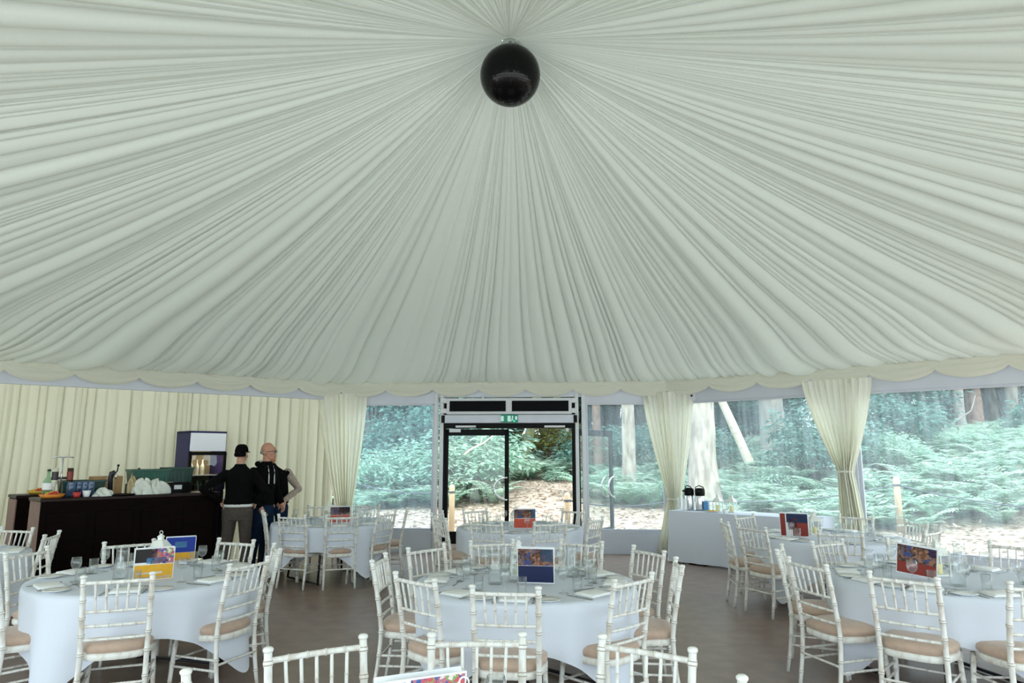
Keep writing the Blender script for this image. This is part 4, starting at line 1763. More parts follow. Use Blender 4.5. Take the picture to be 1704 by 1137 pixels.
# lever corkscrew
p = on_bar(184, .19)
e = empty('lever_corkscrew', p, angBar)
m = MB()
m.box((0, 0, .01), (.10, .09, .02), bev=.005)
m.tube([(0, .02, .02), (-.01, .02, .20), (-.005, .0, .27), (.02, -.02, .285)], [.030, .028, .034, .026], 12)
m.build('body', M['dark_steel'], e)
m = MB()
m.tube([(.015, -.02, .25), (.045, -.03, .30), (.05, -.03, .36)], .008, 8)
m.ball((.051, -.03, .365), .016, 10)
m.build('lever', M['black'], e)
m = MB()
m.tube([(.03, -.03, .27), (.035, -.035, .20)], .012, 10)
m.build('clamp', M['steel'], e)
tag(e, 'dark lever corkscrew standing on the bar before the cardboard box', 'corkscrew')
# wine bottle neck by the bright crate
p = on_bar(228, .27)
e = empty('wine_bottle', p)
m = MB()
bottle(m, .037, .33)
m.build('body', M['bottle_amber'], e)
m = MB()
m.lathe([(.0378, .06), (.0378, .15)], n=18, cap0=False, cap1=False)
m.build('label', M['paper'], e)
tag(e, 'dark wine bottle in front of the bright green crate', 'bottle')

# drinks fridge behind the bar
fx = aty(300, 790, 10.75)
fr_a = math.radians(46)
e = empty('drinks_fridge', (-4.78, 10.62, 0), fr_a)
tag(e, 'upright drinks fridge with navy sides, lit header and glass door', 'fridge')
FW, FD, FH = .56, .50, 2.02
m = MB()
for sx in (-1, 1):
    m.box((sx * (FW / 2 - .02), 0, FH / 2), (.04, FD, FH), bev=.004)
m.box((0, FD / 2 - .02, FH / 2), (FW - .08, .04, FH))
m.box((0, 0, FH - .02), (FW, FD, .04), bev=.004)
m.box((0, 0, .10), (FW, FD, .20), bev=.004)
m.build('cabinet', M['navy_fridge'], e, smooth=False)
m = MB()
m.box((0, FD / 2 - .045, .98), (FW - .085, .01, 1.5))
m.build('back_liner', M['fridge_in'], e, smooth=False)
m = MB()
m.box((0, -FD / 2 - .008, FH - .165), (FW - .03, .03, .27), bev=.006)
m.build('header_panel', M['lightbox'], e, smooth=False)
m = MB()
for sx in (-1, 1):
    m.box((sx * (FW / 2 - .022), -FD / 2 - .02, .95), (.044, .04, 1.52), bev=.004)
m.box((0, -FD / 2 - .02, 1.685), (FW, .04, .05), bev=.004)
m.box((0, -FD / 2 - .02, .215), (FW, .04, .05), bev=.004)
m.build('door', M['black'], e, smooth=False)
m = MB()
m.box((0, -FD / 2 - .02, .95), (FW - .09, .008, 1.44))
m.build('door_pane', M['glass'], e, smooth=False)
m = MB()
m.tube([(FW / 2 - .02, -FD / 2 - .07, .75), (FW / 2 - .02, -FD / 2 - .07, 1.15)], .010, 8)
m.build('door_handle', M['steel'], e)
for z in (.45, .75, 1.05, 1.36):
    m = MB()
    m.box((0, 0, z), (FW - .09, FD - .10, .012))
    m.build('shelf', M['alu_white'], e, smooth=False)
m = MB()
m.tube([(-.2, -FD / 2 + .06, 1.68), (.2, -FD / 2 + .06, 1.68)], .012, 8)
m.build('tube_lamp', M['lightbox'], e)
fridge = e
ld = bpy.data.lights.new('fridge_lamp', 'POINT')
ld.energy = 3.0
ld.color = (1.0, .86, .62)
ld.shadow_soft_size = .08
lo = bpy.data.objects.new('fridge_lamp', ld)
COL.objects.link(lo)
lo.location = Vector((-4.78, 10.62, 1.62)) + Matrix.Rotation(fr_a, 3, 'Z') @ Vector((0, -.16, 0))
kb = 0
protos = {}
for z, cols in ((1.05, ['bottle_clear', 'bottle_amber', 'crate']), (1.36, ['bottle_clear'])):
    for i in range(5 if z < 1.3 else 3):
        for row in range(2 if z < 1.3 else 1):
            mt = cols[(i + row) % len(cols)]
            if mt not in protos:
                m = MB()
                bottle(m, .030, .22)
                o = m.build('bottle', M[mt])
                protos[mt] = Kind(o)
            q = Matrix.Rotation(fr_a, 3, 'Z') @ Vector((-.17 + i * .085, -.10 + row * .13, 0))
            tone = {'bottle_clear': 'pale', 'bottle_amber': 'brown', 'crate': 'green'}[mt]
            protos[mt].put((-4.78 + q.x, 10.62 + q.y, z + .007), 0, '%s glass bottle on %s inside the drinks fridge' % (tone, 'the crowded shelf' if z < 1.3 else 'the upper shelf'), 'bottle', '%s bottles on %s of the fridge' % (tone, 'the crowded shelf' if z < 1.3 else 'the upper shelf'))

# ------------------------------------------------------------------ people
def limb(m, pts, rad, n=12):
    m.tube(pts, rad, n)
    m.ball(pts[0], rad[0], 10)
    m.ball(pts[-1], rad[-1], 10)
    for p, r in zip(pts[1:-1], rad[1:-1]):
        m.ball(p, r * .99, 10)


def loft(m, rings, n=20):
    """rings: (centre, rx, ry)"""
    rows_ = [[(c[0] + rx * math.cos(2 * PI * k / n), c[1] + ry * math.sin(2 * PI * k / n), c[2]) for k in range(n)] for c, rx, ry in rings]
    m.grid(rows_, closed=True)
    m.add(rows_[0], [tuple(range(n - 1, -1, -1))])
    m.add(rows_[-1], [tuple(range(n))])


def melt(o, voxel, it=4):
    r = o.modifiers.new('remesh', 'REMESH')
    r.mode = 'VOXEL'
    r.voxel_size = voxel
    r.use_smooth_shade = True
    s = o.modifiers.new('smooth', 'SMOOTH')
    s.iterations = it
    s.factor = .5
    return o


def hand(m, wrist, dirv, palm_n, thumb_side, curl=.5, s=1.0):
    """palm with four fingers of unequal length and a thumb from its side"""
    d = Vector(dirv).normalized()
    pn = Vector(palm_n)
    pn = (pn - d * pn.dot(d)).normalized()
    sd = d.cross(pn).normalized() * thumb_side
    w = Vector(wrist)
    c = w + d * .045 * s
    limb(m, [w, w + d * .03 * s], [.026 * s, .028 * s], 10)
    for k in range(4):
        off = (k - 1.5) * .019 * s
        limb(m, [w + d * .03 * s + sd * off * .7, w + d * .085 * s + sd * off], [.0165 * s, .0140 * s], 8)
        L = [.070, .080, .075, .058][k if thumb_side > 0 else k] * s
        b = w + d * .088 * s + sd * off
        f1 = b + (d * math.cos(curl * .6) + pn * math.sin(curl * .6)) * L * .45
        f2 = f1 + (d * math.cos(curl * 1.5) + pn * math.sin(curl * 1.5)) * L * .32
        f3 = f2 + (d * math.cos(curl * 2.3) + pn * math.sin(curl * 2.3)) * L * .25
        limb(m, [b, f1, f2, f3], [.0095 * s, .009 * s, .0085 * s, .0075 * s], 8)
    b = w + d * .030 * s + sd * .030 * s
    t1 = b + (d * .6 + sd * .7 + pn * .25).normalized() * .035 * s
    t2 = t1 + (d * .85 + sd * .25 + pn * .4).normalized() * .030 * s
    limb(m, [w + d * .02 * s, b, t1, t2], [.017 * s, .014 * s, .0105 * s, .009 * s], 8)


def person(loc, rz, P, label, S=1.0):
    """P: joints and clothing; local +y is where the body faces"""
    e = empty('person', loc, rz)
    e.scale = (S, S, S)
    hy = P.get('head_yaw', 0.0)
    Rh = Matrix.Rotation(hy, 3, 'Z') @ Matrix.Rotation(P.get('head_tilt', 0.0), 3, 'X')
    nk = Vector(P.get('neck', (0, -.01, 1.50)))

    def H(x, y, z):            # head space -> body space
        return nk + Rh @ (Vector((x, y, z)) - Vector((0, -.01, 1.50)))
    J = {k: Vector(v) for k, v in P['j'].items()}
    m = MB()
    # head
    m.ball(H(0, -.005, 1.705), (.074, .096, .098), 24, rot=Rh)
    m.ball(H(0, .030, 1.640), (.058, .066, .082), 20, rot=Rh)
    m.ball(H(0, .055, 1.590), (.036, .036, .026), 14, rot=Rh)
    limb(m, [H(0, .092, 1.685), H(0, .112, 1.652)], [.010, .014], 8)
    m.ball(H(0, .100, 1.648), (.020, .014, .010), 10, rot=Rh)
    m.ball(H(0, .085, 1.700), (.052, .018, .010), 12, rot=Rh)
    m.ball(H(0, .088, 1.618), (.024, .012, .006), 10, rot=Rh)
    m.ball(H(0, .087, 1.608), (.022, .012, .007), 10, rot=Rh)
    for s in (-1, 1):
        m.ball(H(s * .076, -.008, 1.662), (.012, .022, .034), 12, rot=Rh)
        m.ball(H(s * .040, .068, 1.648), (.022, .022, .020), 10, rot=Rh)
    limb(m, [nk + Vector((0, 0, -.05)), H(0, -.01, 1.60)], [.060, .054])
    # trunk and limbs under the clothes
    loft(m, [((0, 0, .86), .15, .10), ((0, 0, .98), .155, .105), ((0, 0, 1.12), .14, .095), ((0, .005, 1.30), .155, .11), ((nk.x * .8, nk.y * .8, 1.41), .145, .095), ((nk.x, nk.y, 1.47), .08, .068)])
    for s in 'LR':
        limb(m, [J['sh' + s], J['el' + s], J['wr' + s]], [.050, .040, .026])
        limb(m, [J['hip' + s], J['kn' + s], J['an' + s]], [.082, .056, .040])
        limb(m, [J['an' + s] + Vector((0, 0, -.03)), J['an' + s] + P.get('toe' + s, Vector((0, .15, -.045)))], [.038, .028])
        hd = P['hand' + s]
        hand(m, J['wr' + s], hd[0], hd[1], hd[2], hd[3])
    body = melt(m.build('body', M[P.get('skin', 'skin')], e), .0065, 3)
    for s in (-1, 1):
        m = MB()
        m.ball(H(s * .030, .0885, 1.678), .0105, 12, 0)
        m.ball(H(s * .030, .0975, 1.678), .0045, 8, 1)
        m.build('eye', [M['eye_white'], M['black']], e)
    # trousers
    m = MB()
    loft(m, [((0, -.005, .80), .16, .12), ((0, -.008, .92), .178, .128), ((0, 0, 1.02), .168, .118), ((0, 0, 1.05), .160, .112)])
    for s in 'LR':
        limb(m, [J['hip' + s] + Vector((0, -.01, -.02)), J['hip' + s].lerp(J['kn' + s], .45), J['kn' + s], J['kn' + s].lerp(J['an' + s], .5) + Vector((0, -.012, 0)), J['an' + s] + Vector((0, 0, -.01))], [.104, .090, .072, .066, .060])
    melt(m.build('trousers', M[P['trousers']], e), .011, 4)
    # shoes
    for s in 'LR':
        m = MB()
        a = J['an' + s]
        t = a + P.get('toe' + s, Vector((0, .15, -.045)))
        g = .0
        f = (t - a)
        f.z = 0
        f = f.normalized()
        A = Vector((a.x, a.y, .045))
        limb(m, [A - f * .05 + Vector((0, 0, .01)), A + f * .03 + Vector((0, 0, .015)), A + f * .12 + Vector((0, 0, -.005)), A + f * .19 + Vector((0, 0, -.012))], [.044, .046, .042, .030])
        melt(m.build('shoe', M['shoe'], e), .009, 3)
    # tops
    for nm, mt, spec in P['tops']:
        m = MB()
        if spec == 'under':        # light hem that shows below the jacket
            loft(m, [((0, 0, .975), .182, .136), ((0, 0, 1.03), .180, .134), ((0, 0, 1.2), .15, .11)])
            melt(m.build(nm, M[mt], e), .010, 2)
            continue
        b = 0.014 if spec == 'vest' else 0.0
        base = P.get('hem', .99)

        def lean(c):
            k = max(0, min(1, (c[2] - 1.22) / .27))
            return (c[0] + nk.x * k, c[1] + (nk.y + .01) * k, c[2])
        loft(m, [(lean(c_), rx_, ry_) for c_, rx_, ry_ in [((0, 0, base), .180 + b, .134 + b), ((0, 0, base + .03), .184 + b, .138 + b), ((0, 0, 1.15), .172 + b, .130 + b), ((0, .008, 1.30), .186 + b, .140 + b), ((0, .002, 1.39), .190 + b, .128 + b), ((0, -.006, 1.45), .160 + b, .108 + b), ((0, -.010, 1.485), .115 + b, .092 + b), ((0, -.012, 1.52), .078 + b, .080 + b), ((0, -.012, 1.545), .072 + b, .074 + b)]])
        if spec != 'vest':
            for s in 'LR':
                limb(m, [J['sh' + s], J['sh' + s].lerp(J['el' + s], .5), J['el' + s], J['el' + s].lerp(J['wr' + s], .5), J['wr' + s]], [.066, .060, .055, .049, .040])
        else:
            for s in 'LR':
                m.ball(J['sh' + s] + Vector((0, 0, -.01)), .069, 14)
        melt(m.build(nm, M[mt], e), .010, 4)
    for fn in P.get('extra', []):
        fn(e, H, Rh, J)
    tag(e, label, 'person')
    return e


def cap_fn(e, H, Rh, J):
    m = MB()
    N = 28
    rows_ = []
    for i in range(9):
        th = PI / 2 * i / 8
        rows_.append([H(.084 * math.cos(th) ** .6 * math.cos(2 * PI * k / N), -.004 + .106 * math.cos(th) ** .6 * math.sin(2 * PI * k / N), 1.700 + .112 * math.sin(th)) for k in range(N)])
    m.grid(rows_, closed=True)
    m.grid([[H(x * .95, y, z) for x, y, z in r] for r in []]) if False else None
    m.build('cap', M['jersey'], e)
    m = MB()
    br = []
    for i in range(5):
        t = i / 4
        br.append([H(.075 * math.sin(a), .075 + .055 * math.cos(a) * .6 + t * .055 * math.cos(a), 1.712 - .012 * t) for a in [(-1.2 + 2.4 * k / 10) for k in range(11)]])
    m.grid(br)
    m.build('cap_peak', M['jersey'], e)
    m = MB()                     # short dark hair at the nape
    for k in range(9):
        a = PI + (k - 4) * .28
        m.ball(H(.070 * math.sin(a), .088 * math.cos(a) - .004, 1.672), (.022, .018, .034), 10)
    melt(m.build('hair', M['jersey'], e), .006, 2)


def specs_fn(e, H, Rh, J):
    m = MB()
    for s in (-1, 1):
        m.tube([H(s * .031 + .022 * math.cos(2 * PI * k / 16), .112, 1.678 + .017 * math.sin(2 * PI * k / 16)) for k in range(17)], .0028, 6)
        m.tube([H(s * .053, .112, 1.682), H(s * .076, .06, 1.682), H(s * .079, -.01, 1.676)], .0026, 6)
    m.tube([H(-.009, .114, 1.682), H(.009, .114, 1.682)], .0026, 6)
    m.build('spectacles', M['dark_steel'], e)
    m = MB()                     # close cropped sides
    for k in range(11):
        a = PI + (k - 5) * .26
        m.ball(H(.066 * math.sin(a), .086 * math.cos(a) - .006, 1.668), (.020, .018, .030), 8)
    melt(m.build('hair', M['bark_pale'], e), .006, 2)
    m = MB()
    ring = [(.066 * math.sin(2 * PI * k / 20), .068 * math.cos(2 * PI * k / 20)) for k in range(20)]
    m.grid([[(x * s, -.01 + y * s, z) for x, y in ring] for s, z in ((1.1, 1.49), (1.02, 1.53), (1.0, 1.562), (.94, 1.556), (.95, 1.50))], closed=True)
    m.build('shirt_collar', M['tee'], e)


def ginger_fn(e, H, Rh, J):
    m = MB()
    m.ball(H(0, -.012, 1.722), (.080, .098, .092), 20, rot=Rh)
    for s in (-1, 1):
        m.ball(H(s * .062, -.02, 1.68), (.022, .05, .05), 12, rot=Rh)
    melt(m.build('hair', M['ginger'], e), .007, 3)
    m = MB()
    m.ball(H(0, .07, 1.592), (.050, .045, .034), 14, rot=Rh)
    for s in (-1, 1):
        m.ball(H(s * .048, .035, 1.618), (.018, .034, .034), 12, rot=Rh)
    melt(m.build('beard', M['ginger'], e), .007, 3)


def hood_fn(e, H, Rh, J):
    m = MB()                    # hood lying on the shoulders
    limb(m, [(-.10, .09, 1.47), (-.10, -.02, 1.51), (0, -.075, 1.50), (.10, -.02, 1.51), (.10, .09, 1.47)], [.026, .040, .052, .040, .026])
    melt(m.build('hood', M['jersey'], e), .009, 4)
    for s in (-1, 1):
        m = MB()
        m.tube([(s * .045, .122, 1.48), (s * .05, .146, 1.42), (s * .048, .158, 1.33), (s * .05, .162, 1.24)], .0085, 8)
        m.build('drawstring', M['tee'], e)


LEGS = dict(hipL=(-.095, 0, .92), knL=(-.115, .02, .50), anL=(-.135, -.01, .085), hipR=(.095, 0, .92), knR=(.115, .02, .50), anR=(.135, -.01, .085))
# man in the cap, seen from behind, hands on hips  (local L is the picture's left when he faces away)
person((-3.70, 9.46, 0), math.radians(14), dict(
    j=dict(LEGS, shL=(-.178, -.01, 1.405), elL=(-.44, -.10, 1.22), wrL=(-.235, .03, 1.06), shR=(.178, -.01, 1.405), elR=(.36, -.12, 1.18), wrR=(.22, .05, 1.04)),
    handL=((.65, .25, -.35), (.2, -1, 0), 1, .5), handR=((-.55, .35, -.45), (-.2, -1, 0), -1, .5),
    head_yaw=-.35, skin='skin', trousers='grey_trouser', hem=1.0,
    tops=[('undershirt', 'tee', 'under'), ('fleece', 'jersey', 'sleeves')], extra=[cap_fn]),
    'man in black cap and fleece with hands on hips at the end of the bar', 1.0)
# bald man with spectacles in the hooded top
person((-3.53, 9.88, 0), math.radians(-118), dict(
    j=dict(LEGS, shL=(-.178, 0, 1.405), elL=(-.26, -.03, 1.15), wrL=(-.22, .14, .98), shR=(.178, 0, 1.405), elR=(.25, -.02, 1.15), wrR=(.17, .16, .95)),
    handL=((0, .4, -.9), (1, 0, 0), 1, .5), handR=((-.15, .4, -.9), (-1, 0, 0), -1, .5),
    head_yaw=.42, neck=(.0, .045, 1.50), skin='skin_ruddy', trousers='jeans', hem=.95,
    tops=[('hooded_top', 'jersey', 'sleeves')], extra=[specs_fn, hood_fn]),
    'bald man in spectacles, black hooded top with white drawstrings and jeans', 1.02)
# ginger man in the body warmer, his head hidden behind the bald man's
person((-3.50, 10.32, 0), math.radians(-158), dict(
    j=dict(LEGS, shL=(-.155, 0, 1.405), elL=(-.33, -.02, 1.16), wrL=(-.13, .19, 1.02), shR=(.19, 0, 1.39), elR=(.26, -.02, 1.14), wrR=(.12, .19, 1.00)),
    handL=((.6, .5, -.4), (.3, -.5, -.8), 1, .7), handR=((-.5, .6, -.35), (-.5, -.3, -.8), -1, .7),
    head_yaw=.3, head_tilt=-.08, neck=(.10, .0, 1.49), skin='skin_ruddy', trousers='jeans', hem=.96,
    tops=[('shirt', 'shirt', 'sleeves'), ('body_warmer', 'jersey', 'vest')], extra=[ginger_fn]),
    'ginger haired man in black body warmer over a beige shirt, behind the bald man', 1.0)

# ------------------------------------------------------------------ outside
mb = MB()
rows_ = []
xs = [-46 + i * 0.8 for i in range(120)]
ys = [-14 + j * 0.8 for j in range(92)]
rows_ = [[(x, y, ground_z(x, y)) for x in xs] for y in ys]
mb.grid(rows_)
o = struct(mb.build('ground', M['soil']))

# unseen pale sheet added behind the viewer to bounce daylight onto the ceiling
mb = MB()
ring_o = [Vector((24, 3.0)), Vector((24, -22)), Vector((-24, -22)), Vector((-24, 3.0))]
mb.add([(p.x, p.y, ground_z(p.x, p.y) * 0 + -.03) for p in ring_o], [(3, 2, 1, 0)])
struct(mb.build('bounce_sheet', M['light_bounce'], smooth=False))

r7 = random.Random(31)


def leaf_quad(m, c, d, up, L, W, mi=0):
    """pointed leaf, folded a little along its rib"""
    d = d.normalized()
    s = d.cross(up)
    s = s.normalized() if s.length > 1e-6 else Vector((1, 0, 0))
    nn = s.cross(d)
    b = c
    m.add([b, b + d * L * .45 + s * W * .5 + nn * W * .12, b + d * L, b + d * L * .45 - s * W * .5 + nn * W * .12], [(0, 1, 2, 3)], mi)


def rvec(r):
    while True:
        v = Vector((r.uniform(-1, 1), r.uniform(-1, 1), r.uniform(-1, 1)))
        if .05 < v.length < 1:
            return v.normalized()


def make_fern(seed, fr=13, L=.85):
    r = random.Random(seed)
    m = MB()
    for k in range(fr):
        a = 2 * PI * k / fr + r.uniform(-.25, .25)
        h = Vector((math.cos(a), math.sin(a), 0))
        ln = L * r.uniform(.75, 1.15)
        rise = r.uniform(.85, 1.5)
        P = []
        for i in range(15):
            t = i / 14
            P.append(h * ln * t * (.75 + .25 * t) + Vector((0, 0, ln * (rise * t - .95 * rise * .62 * t * t))))
        side = Vector((-h.y, h.x, 0))
        m.tube(P[::3] + [P[-1]], [.006, .005, .004, .003, .002, .001][:len(P[::3]) + 1], 4)
        for i in range(1, 15):
            t = i / 14
            pl = ln * .34 * (math.sin(PI * min(1, t * .85 + .12)) ** .8) * (1 - t * .35)
            tang = (P[i] - P[i - 1]).normalized()
            for sg in (-1, 1):
                d = side * sg + tang * .45 + Vector((0, 0, -.12))
                leaf_quad(m, P[i], d, Vector((0, 0, 1)) + rvec(r) * .25, pl, pl * .34)
    return m


FERNS = []
for k in range(4):
    FERNS.append(make_fern(50 + k, 12 + k % 3, .80 + .05 * k))
fern_mesh = [f.build('fern', M['fern' if i != 3 else 'leaf_bright'], link=False).data for i, f in enumerate(FERNS)]
brown_mesh = make_fern(77, 9, .55).build('fern', M['fern_brown'], link=False).data


def opening(x, y):
    px = 852 + FPX * 1.0135 * x / y
    for lim, ph in ((722, 'seen through the narrow window'), (848, 'seen through the shut door leaf'), (962, 'seen through the open doorway'), (1085, 'seen past the open door leaf'),
                    (1375, 'seen through the window behind the flasks'), (1760, 'seen through the wide end window')):
        if px < lim:
            return ph
    return 'past the wide end window'


def bound(a):
    """distance into the wood at which the bracken begins, by direction x/y"""
    if a < -.02:
        return 17.6
    if a < .10:
        return 22.5
    if a < .30:
        return 17.8
    if a < .42:
        return 16.0
    return 13.2


fern_pts = []
y = 13.0
cnt = 0
cands = []
for j in range(34):
    for i in range(90):
        sp = .72
        y = 12.6 + j * sp * (1 + j * .010)
        x = -9 + i * sp + (j % 2) * .36
        x += r7.uniform(-.25, .25)
        yy = y + r7.uniform(-.25, .25)
        a = x / yy
        if a < -.30 or a > .80 or yy > 31 or out_dist(x, yy) < 2.2:
            continue
        if yy < bound(a) + r7.uniform(-.6, .6):
            if r7.random() > .035:
                continue
        if -.205 < a < -.115:        # hidden by the corner curtain
            pass
        cands.append((x, yy))
cands.sort(key=lambda p: p[1])
for x, yy in cands[:300]:
    k = r7.choice([0, 0, 1, 1, 2, 2, 3])
    brown = r7.random() < .11 and x > 5
    o = bpy.data.objects.new('fern', brown_mesh if brown else fern_mesh[k])
    COL.objects.link(o)
    o.location = (x, yy, ground_z(x, yy) - .02)
    s = r7.uniform(.75, 1.2)
    o.scale = (s, s, s * r7.uniform(.85, 1.15))
    o.rotation_euler = (r7.uniform(-.1, .1), r7.uniform(-.1, .1), r7.uniform(0, 6.28))
    if brown:
        tag(o, 'dry brown bracken clump among green ferns, ' + opening(x, yy), 'fern', 'dry bracken ' + opening(x, yy))
    else:
        tag(o, 'pale green fern on the wooded bank, ' + opening(x, yy), 'fern', 'green ferns ' + opening(x, yy))
# the rest of the bracken further up the bank, one mass
rest = cands[300:]
m = MB()
src = [make_fern(90 + k, 8, .8) for k in range(3)]
for i in range(0, len(rest), 1):
    x, yy = rest[i]
    f = src[i % 3]
    c, s = math.cos(i * 1.7), math.sin(i * 1.7)
    z = ground_z(x, yy)
    off = len(m.v)
    m.v += [(x + c * a - s * b, yy + s * a + c * b, z + d) for a, b, d in f.v]
    m.f += [tuple(q + off for q in ff) for ff in f.f]
    m.mi += [0] * len(f.f)
if rest:
    o = m.build('undergrowth', M['fern'])
    tag(o, 'mass of pale green bracken far up the wooded bank', 'undergrowth', kind='stuff')
# fallen leaves
m = MB()
for i in range(15000):
    x = r7.uniform(-8, 18)
    yy = r7.uniform(10, 25)
    a = x / yy
    if a < -.36 or a > .80 or out_dist(x, yy) < .25:
        continue
    if yy > bound(a) + 2.5:
        continue
    c = Vector((x, yy, ground_z(x, yy) + r7.uniform(.004, .03)))
    d = rvec(r7)
    d.z *= .25
    leaf_quad(m, c, d, Vector((0, 0, 1)) + rvec(r7) * .5, r7.uniform(.08, .15), r7.uniform(.06, .10))
o = m.build('fallen_leaves', M['litter'])
tag(o, 'pale dry leaf litter covering the ground outside the doors', 'leaf litter', kind='stuff')


# shrubs: leaves gathered in overlapping sprays on a branching frame
def make_shrub(seed, R, Hh, n, leafL, mats, dens=1.0):
    r = random.Random(seed)
    root = empty('shrub')
    lv = MB()
    br = MB()
    cl = []
    for k in range(n):
        v = rvec(r)
        v.z = abs(v.z) * .9 + r.uniform(-.25, .1)
        rad = r.uniform(.55, 1.0)
        c = Vector((v.x * R * rad, v.y * R * rad, Hh * .45 + v.z * Hh * .55 * rad))
        cl.append(c)
    for c in cl:
        sz = r.uniform(.28, .5) * R * .75
        for q in range(int(26 * dens)):
            d = rvec(r)
            p = c + Vector((d.x * sz, d.y * sz, d.z * sz * .45)) * r.uniform(.3, 1)
            dd = Vector((d.x, d.y, d.z * .3 - .25))
            leaf_quad(lv, p, dd, Vector((0, 0, 1)) + rvec(r) * .6, leafL * r.uniform(.7, 1.3), leafL * r.uniform(.35, .55))
    for c in cl[::3]:
        br.tube([(c.x * .08, c.y * .08, 0), (c.x * .4, c.y * .4, c.z * .55), tuple(c)], [.035, .02, .006], 5)
    lv.build('foliage', mats[0], root)
    br.build('stem', mats[1], root)
    return root


SH = {
    'teal': make_shrub(1, 1.5, 2.4, 60, .20, (M['leaf_teal'], M['bark_grey'])),
    'bright': make_shrub(2, 1.3, 1.9, 56, .18, (M['leaf_bright'], M['bark_grey'])),
    'dark': make_shrub(3, 2.4, 5.5, 120, .46, (M['leaf_dark'], M['bark_grey']), 1.15),
    'olive': make_shrub(4, 1.7, 2.2, 50, .18, (M['leaf_olive'], M['bark_red'])),
    'teal_tall': make_shrub(6, 2.2, 4.6, 95, .24, (M['leaf_deep'], M['bark_grey'])),
}
SHK = {k: Kind(v) for k, v in SH.items()}
SHL = {
    'teal': 'blue green leafy shrub behind the ferns',
    'bright': 'light green shrub among the ferns',
    'dark': 'tall dark evergreen at the back of the wood',
    'olive': 'olive brown thicket in the shade',
    'teal_tall': 'tall deep green rhododendron in the wood',
}
SHG = {k: v + 's' for k, v in {'teal': 'blue green shrub', 'bright': 'light green shrub', 'dark': 'dark evergreen', 'olive': 'olive thicket', 'teal_tall': 'tall rhododendron'}.items()}


def shrub(kind, px, Y, s=1.0, dz=0.0):
    x, f, v = ray(px, 755)
    X = x / f * Y
    o = SHK[kind].put((X, Y, ground_z(X, Y) - .15 + dz), r7.uniform(0, 6.28), SHL[kind] + ', ' + opening(X, Y), 'shrub', SHG[kind] + ' ' + opening(X, Y))
    o.scale = (s, s, s * r7.uniform(.9, 1.1))
    return o


# left of the door
for a in ((640, 19.5, .9), (690, 20.5, 1.0)):
    shrub('bright', *a)
for a in ((770, 19.6, 1.0), (815, 20.4, 1.1), (745, 21, 1.2)):
    shrub('bright', *a)
for a in ((640, 23, .9), (700, 22.5, 1.15), (790, 22.5, 1.25)):
    shrub('teal', *a)
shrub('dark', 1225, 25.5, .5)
for a in ((620, 27, 1.0), (700, 27.5, .95), (775, 26.5, 1.0)):
    shrub('teal_tall', *a)
# beyond the doorway
for a in ((870, 27.5, .8), (905, 27, .85), (940, 28, .9), (965, 27, .8)):
    shrub('olive', *a)
for a in ((925, 22.6, .35),):
    shrub('bright', *a)
# windows to the right
for a in ((985, 24, .9), (1025, 25, .8), (1090, 24, .9)):
    shrub('teal', *a)
for a in ((1190, 21.5, .7), (1345, 20.5, .75), (1350, 18.5, .8), (1375, 19.5, 1.0)):
    shrub('teal', *a)
for a in ((1300, 18.0, .55), (1460, 20.5, .8), (1500, 19.2, .7), (1560, 22, .45), (1650, 20.5, .4), (1700, 22, .45)):
    shrub('bright', *a)
for a in ((1440, 23, 1.1), (1480, 22, 1.0), (1525, 24, .9), (1690, 25, .45), (1760, 23, .8)):
    shrub('teal', *a)
for a in ((1380, 24, .9), (1450, 25.5, 1.0), (1510, 26, .95)):
    shrub('teal_tall', *a)
# dark back of the wood all round
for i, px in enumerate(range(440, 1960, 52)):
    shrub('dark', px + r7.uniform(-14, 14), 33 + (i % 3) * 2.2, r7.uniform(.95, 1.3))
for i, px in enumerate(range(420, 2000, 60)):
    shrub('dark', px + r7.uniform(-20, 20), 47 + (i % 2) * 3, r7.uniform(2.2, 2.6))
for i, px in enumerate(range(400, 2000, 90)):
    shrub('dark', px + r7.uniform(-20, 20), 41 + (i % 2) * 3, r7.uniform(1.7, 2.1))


def tree(px, Y, w, bark, label, lean=0.0, h=11.0, flare=1.5, sink=.15, crown=None, fork=None, crown_z=6.5):
    x, f, v = ray(px, 755)
    X = x / f * Y
    e = empty('tree', (X, Y, ground_z(X, Y) - sink))
    r = random.Random(int(px * 7 + Y))
    m = MB()
    P, Rr = [], []
    for i in range(22):
        t = (i / 21) ** 1.3
        z = h * t
        P.append((lean * z + .03 * math.sin(z * 1.1 + px), .03 * math.sin(z * .9), z))
        Rr.append(w / 2 * (1 + (flare - 1) * math.exp(-z / .35)) * (1 - .35 * t) * (1 + .03 * math.sin(z * 5 + px)))
    m.tube(P, Rr, 16)
    m.build('trunk', M[bark], e)
    if fork:
        for (z0, dx, dz, rr) in fork:
            b = MB()
            b.tube([(lean * z0, 0, z0), (lean * z0 + dx * .5, .1, z0 + dz * .55), (lean * z0 + dx, .15, z0 + dz), (lean * z0 + dx * 1.2, .2, z0 + dz * 1.7)], [rr, rr * .8, rr * .6, rr * .3], 8)
            b.build('branch', M[bark], e)
    if crown:
        lv = MB()
        for k in range(46):
            d = rvec(r)
            c = Vector((lean * h * .8 + d.x * 2.3, d.y * 2.3, crown_z + 2.2 + d.z * 2.2))
            for q in range(20):
                g = rvec(r)
                leaf_quad(lv, c + Vector((g.x * .8, g.y * .8, g.z * .35)), Vector((g.x, g.y, -.3)), Vector((0, 0, 1)) + rvec(r) * .5, .26, .12)
        lv.build('foliage', M[crown], e)
    tag(e, label, 'tree')
    return e


